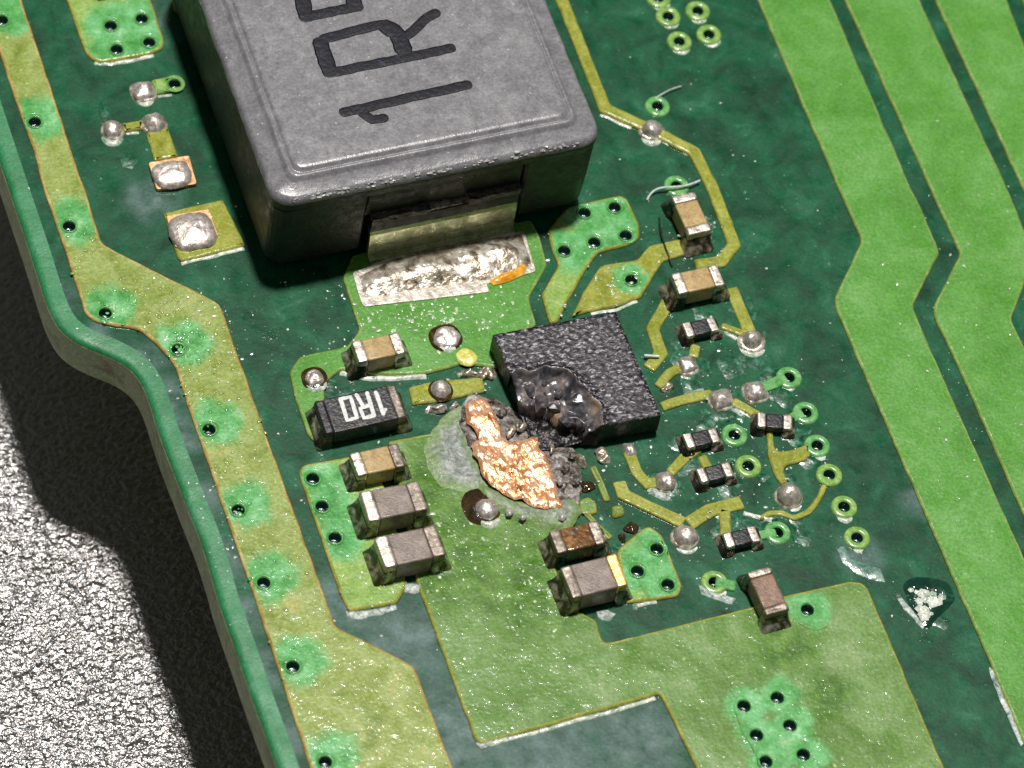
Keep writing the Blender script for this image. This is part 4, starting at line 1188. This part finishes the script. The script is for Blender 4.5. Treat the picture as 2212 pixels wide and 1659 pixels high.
tag(link('chipped_edge', rim_chips(), M['rim_chip'], ind), kind='stuff')

# burnt chip -----------------------------------------------------------
ICZ = 0.60
q = [Vector(B2(*p, ICZ)) for p in ((1065, 722), (1330, 672), (1428, 896), (1163, 945))]
ctr = (q[0] + q[1] + q[2] + q[3]) / 4
ic = empty('burnt_chip', (ctr.x, ctr.y, 0))
tag(ic, 'square black chip with a melted blown out corner', 'chip')
def chip_mesh():
    n = 84
    vs, fs, mi = [], [], []
    def P2(u, v):
        return q[0] * (1 - u) * (1 - v) + q[1] * u * (1 - v) + q[2] * u * v + q[3] * (1 - u) * v - ctr
    def burn(u, v):
        # blister: distance in (u, v), melted towards the lower left corner
        du, dv = (u - 0.20) / 0.36, (v - 0.78) / 0.42
        w = fbm(u * 4, v * 4, 1.0, 2.0) * 0.35
        return 1.0 - math.hypot(du, dv) + w
    for j in range(n + 1):
        for i in range(n + 1):
            u, v = i / n, j / n
            p = P2(u, v)
            z = ICZ + 0.012 * fbm(u * 14, v * 14, 2.0, 4.0)
            b = burn(u, v)
            if b > 0:
                t = min(1, b / 0.5)
                rim = math.exp(-((b - 0.03) / 0.06) ** 2) * 0.075
                d_, c_ = noise.voronoi(Vector((u * 6.5 + 0.4 * fbm(u, v, 6.0, 3.0, 2), v * 6.5, 0.37)))
                r_ = noise.noise_vector(c_[0] * 5.7 + Vector((3.1, 1.7, 0.2)))
                w_ = Vector((u * 6.5, v * 6.5, 0.37)) - c_[0]
                z += rim - 0.21 * t ** 0.6 + (0.16 * r_.z + 0.13 * (r_.x * w_.x + r_.y * w_.y) + 0.10 * fbm(u * 4, v * 4, 1.3, 9.0, 2)) * t
                k = fbm(u * 3, v * 3, 2.0, 30.0) * 0.16 * t
                p = p + Vector((k, k * 0.6))
            elif b > -0.12:
                z += 0.03 * (1 + b / 0.12)
            cut = 1.0 - (u / 0.46 + (1 - v) / 0.40) + 0.5 * fbm(u * 5, v * 5, 1.0, 40.0, 3)
            if cut > 0:
                tt = min(1, cut / 0.16)
                z = z * (1 - tt) + (0.16 + 0.10 * fbm(u * 6, v * 6, 1.5, 50.0, 3)) * tt
            e = min(u, v, 1 - u, 1 - v)
            if e < 0.02: z -= 0.02
            vs.append((p.x, p.y, z))
    for j in range(n):
        for i in range(n):
            a = j * (n + 1) + i
            fs.append((a, a + n + 1, a + n + 2, a + 1))
            u_, v_ = (i + .5) / n, (j + .5) / n
            cut = 1.0 - (u_ / 0.46 + (1 - v_) / 0.40) + 0.5 * fbm(u_ * 5, v_ * 5, 1.0, 40.0, 3)
            mi.append(2 if cut > 0.1 else 1 if burn(u_, v_) > 0.02 else 0)
    ring = [(i, 0) for i in range(n)] + [(n, j) for j in range(n)] + [(i, n) for i in range(n, 0, -1)] + [(0, j) for j in range(n, 0, -1)]
    prev = [j * (n + 1) + i for i, j in ring]
    for k, zz in enumerate((0.36, 0.2, 0.05)):
        cur = []
        for (i, j) in ring:
            p = P2(i / n, j / n)
            b = burn(i / n, j / n)
            w = noise.noise_vector(Vector((p.x * 4, p.y * 4, zz * 6))) * (0.02 + (0.16 if b > 0 else 0))
            if b > 0:
                d = (Vector((0.5, 0.4)) - Vector((i / n, j / n)))
                p = p + Vector((d.x, -d.y)) * 0.28 * min(1, b / 0.4) * (1 if zz > 0.1 else 0.5)
            cur.append(len(vs))
            cz = vs[j * (n + 1) + i][2]
            vs.append((p.x + w.x, p.y + w.y, min(zz, cz - 0.02 * (k + 1))))
        for m in range(len(ring)):
            m2 = (m + 1) % len(ring)
            fs.append((prev[m], prev[m2], cur[m2], cur[m])); mi.append(2)
        prev = cur
    me = bpy.data.meshes.new('m')
    me.from_pydata(vs, [], fs)
    bm = bmesh.new(); bm.from_mesh(me)
    for f, k in zip(bm.faces, mi): f.material_index = k
    bmesh.ops.recalc_face_normals(bm, faces=bm.faces)
    bm.to_mesh(me); bm.free()
    for p in me.polygons: p.use_smooth = p.material_index != 2
    return me
link('package', chip_mesh(), [M['mould_grain'], M['mould_melt'], M['mould_side']], ic)
rr = random.Random(4)
for i, (x, y, s) in enumerate(((1146, 842, 0.20), (1168, 868, 0.18), (1196, 880, 0.20), (1222, 908, 0.18), (1140, 806, 0.13), (1206, 852, 0.13), (1250, 915, 0.10), (1176, 826, 0.12))):
    p = B(x, y, 0.45)
    bm = bmesh.new()
    bmesh.ops.create_icosphere(bm, subdivisions=1, radius=1.0)
    sc = (s * rr.uniform(0.7, 1.1), s * rr.uniform(0.5, 0.9), s * rr.uniform(0.35, 0.6))
    for v in bm.verts:
        v.co = v.co * (1 + 0.45 * noise.noise(v.co * 1.6 + Vector((i * 4.0, 0, 0))))
        v.co = Vector((v.co.x * sc[0], v.co.y * sc[1], v.co.z * sc[2]))
    me = bpy.data.meshes.new('m'); bm.to_mesh(me); bm.free()
    o = link('melted_lump', me, M['mould_melt'], ic, smooth=False)
    o.location = (p.x - ctr.x, p.y - ctr.y, 0.44)
    o.rotation_euler = (rr.uniform(-.4, .4), rr.uniform(-.4, .4), rr.uniform(0, 3))

# crumbs of burnt moulding and slivers of solder round the crater
rr = random.Random(9)
for i, (x, y, s_, mt, sq_) in enumerate(((1106, 930, 0.10, 'solder_rough', 2.6), (1128, 922, 0.09, 'solder_rough', 2.2), (1084, 892, 0.12, 'char', 1.2), (1192, 968, 0.06, 'solder_rough', 3.0),
                                        (1178, 942, 0.07, 'char', 2.0), (1222, 1010, 0.10, 'char', 1.5), (1210, 1040, 0.08, 'rim_chip', 1.5), (1236, 985, 0.08, 'char', 1.6), (1245, 1040, 0.09, 'char', 1.4),
                                        (1100, 1106, 0.09, 'rim_chip', 1.4), (1130, 1118, 0.08, 'rim_chip', 1.4), (1215, 1118, 0.1, 'rim_chip', 1.3), (1000, 905, 0.05, 'char', 1.5))):
    bm = bmesh.new()
    bmesh.ops.create_icosphere(bm, subdivisions=2, radius=1.0)
    for v in bm.verts:
        v.co *= 1 + 0.5 * noise.noise(v.co * 1.5 + Vector((i * 3.0, 1, 0)))
        v.co = Vector((v.co.x * s_ * sq_ * 0.7, v.co.y * s_ * 0.7, v.co.z * s_ * 0.6))
    me = bpy.data.meshes.new('m'); bm.to_mesh(me); bm.free()
    o = link('burnt_crumb', me, M[mt], board, smooth=True)
    p = B(x, y, 0.16)
    o.location = (p.x, p.y, 0.15); o.rotation_euler = (0, 0, rr.uniform(0.2, 1.4))

# black part at the very top edge of the picture
p0 = B2(232, 8); 
bc = empty('black_component', (p0[0] + 0.45, p0[1] + 0.35, 0))
tag(bc, 'black component cut off by the top left picture edge', 'component')
bbox('body', -0.42, 0.42, -0.25, 0.5, 0.06, 0.5, 0.04, M['chip_black'], bc)
for s in (-1, 1):
    bbox('terminal', min(s * .42, s * .6), max(s * .42, s * .6), -0.25, 0.5, 0.05, 0.5, 0.04, M['term_dull'], bc)

# fibres ------------------------------------------------------------------
def fibre(name, pts, r, mat, label, cat, z=0.12, group=None):
    cu = bpy.data.curves.new('c', 'CURVE'); cu.dimensions = '3D'; cu.bevel_depth = r; cu.bevel_resolution = 2; cu.use_fill_caps = True
    sp = cu.splines.new('NURBS'); sp.points.add(len(pts) - 1); sp.order_u = 3; sp.use_endpoint_u = True; sp.resolution_u = 8
    for s, p in zip(sp.points, pts):
        v = B(p[0], p[1], p[2] if len(p) > 2 else z)
        s.co = (v.x, v.y, v.z, 1)
    t = bpy.data.objects.new('t', cu); COL.objects.link(t)
    me = bpy.data.meshes.new_from_object(t.evaluated_get(bpy.context.evaluated_depsgraph_get()))
    bpy.data.objects.remove(t); bpy.data.curves.remove(cu)
    me.materials.clear()
    o = link(name, me, M[mat], None, smooth=True)
    return tag(o, label, cat, group)
fibre('fibre', [(1398, 432, .02), (1404, 418, .06), (1424, 405, .12), (1462, 404, .13), (1490, 400, .10), (1512, 390, .09)], 0.022, 'fibre', 'pale curved fibre lying across a green via above the upright capacitor', 'fibre')
fibre('fibre', [(1464, 509, .08), (1482, 512, .16), (1500, 526, .2), (1520, 528, .16), (1536, 514, .1)], 0.018, 'fibre', 'pale looping fibre at the foot of the upright tan capacitor', 'fibre')
fibre('hair', [(1424, 470, .02), (1426, 500, .04), (1436, 532, .09), (1448, 560, .08), (1452, 575, .03)], 0.018, 'hair', 'thin black hair crossing a yellow track beside the upright tan capacitor', 'hair')
fibre('fibre', [(1415, 212, .04), (1432, 202, .08), (1450, 192, .08), (1472, 186, .05)], 0.012, 'fibre', 'faint straight fibre above the topmost lone via right of the inductor', 'fibre')
fibre('fibre', [(1392, 768, .09), (1404, 769, .1), (1424, 770, .09)], 0.028, 'fibre', 'short white fibre across the yellow track right of the chip', 'fibre')

# scattered dust and solder splash -----------------------------------------------
def specks():
    rr = random.Random(11)
    zones = [((1000, 690), (560, 330), 300), ((1560, 950), (260, 300), 230), ((1150, 1080), (380, 260), 170), ((930, 700), (240, 90), 110), ((1500, 520), (110, 120), 70), ((420, 720), (160, 120), 130),
             ((800, 1180), (140, 220), 60), ((1990, 1310), (70, 70), 40), ((1106, 830), (1150, 850), 420), ((500, 1080), (80, 260), 90), ((2080, 700), (160, 500), 90)]
    base = bmesh.new(); bmesh.ops.create_icosphere(base, subdivisions=1, radius=1.0)
    bv = [v.co.copy() for v in base.verts]; bf = [[v.index for v in f.verts] for f in base.faces]; base.free()
    vs, fs = [], []
    for (cx, cy), (wx, wy), n in zones:
        for _ in range(n):
            x, y = cx + rr.gauss(0, 0.42) * wx, cy + rr.gauss(0, 0.42) * wy
            if not (0 < x < 2212 and 0 < y < 1659): continue
            p = B2(x, y)
            if not inside(p, edge): continue
            if IX0 < p[0] < IX1 and p[1] > IY0: continue
            if 0 <= ((p[0] - q[0].x) / (q[1].x - q[0].x)) <= 1 and q[2].y < p[1] < q[0].y: continue
            z = CU if any(inside(p, c_) for c_ in COPPER) else 0.0
            s = 0.007 + 0.02 * rr.random() ** 4
            a = rr.uniform(0, 3.14); el = rr.uniform(1.0, 1.7)
            k = len(vs)
            for v in bv:
                j = 1 + 0.35 * rr.uniform(-1, 1)
                dx, dy, dz = v.x * s * el * j, v.y * s * j, v.z * s * 0.7 * j
                vs.append((p[0] + dx * math.cos(a) - dy * math.sin(a), p[1] + dx * math.sin(a) + dy * math.cos(a), z + s * 0.4 + dz))
            fs += [tuple(i + k for i in f) for f in bf]
    me = bpy.data.meshes.new('m'); me.from_pydata(vs, [], fs)
    return me
tag(link('dust_specks', specks(), M['speck']), 'pale dust and solder splash scattered over the board', 'dust', kind='stuff')
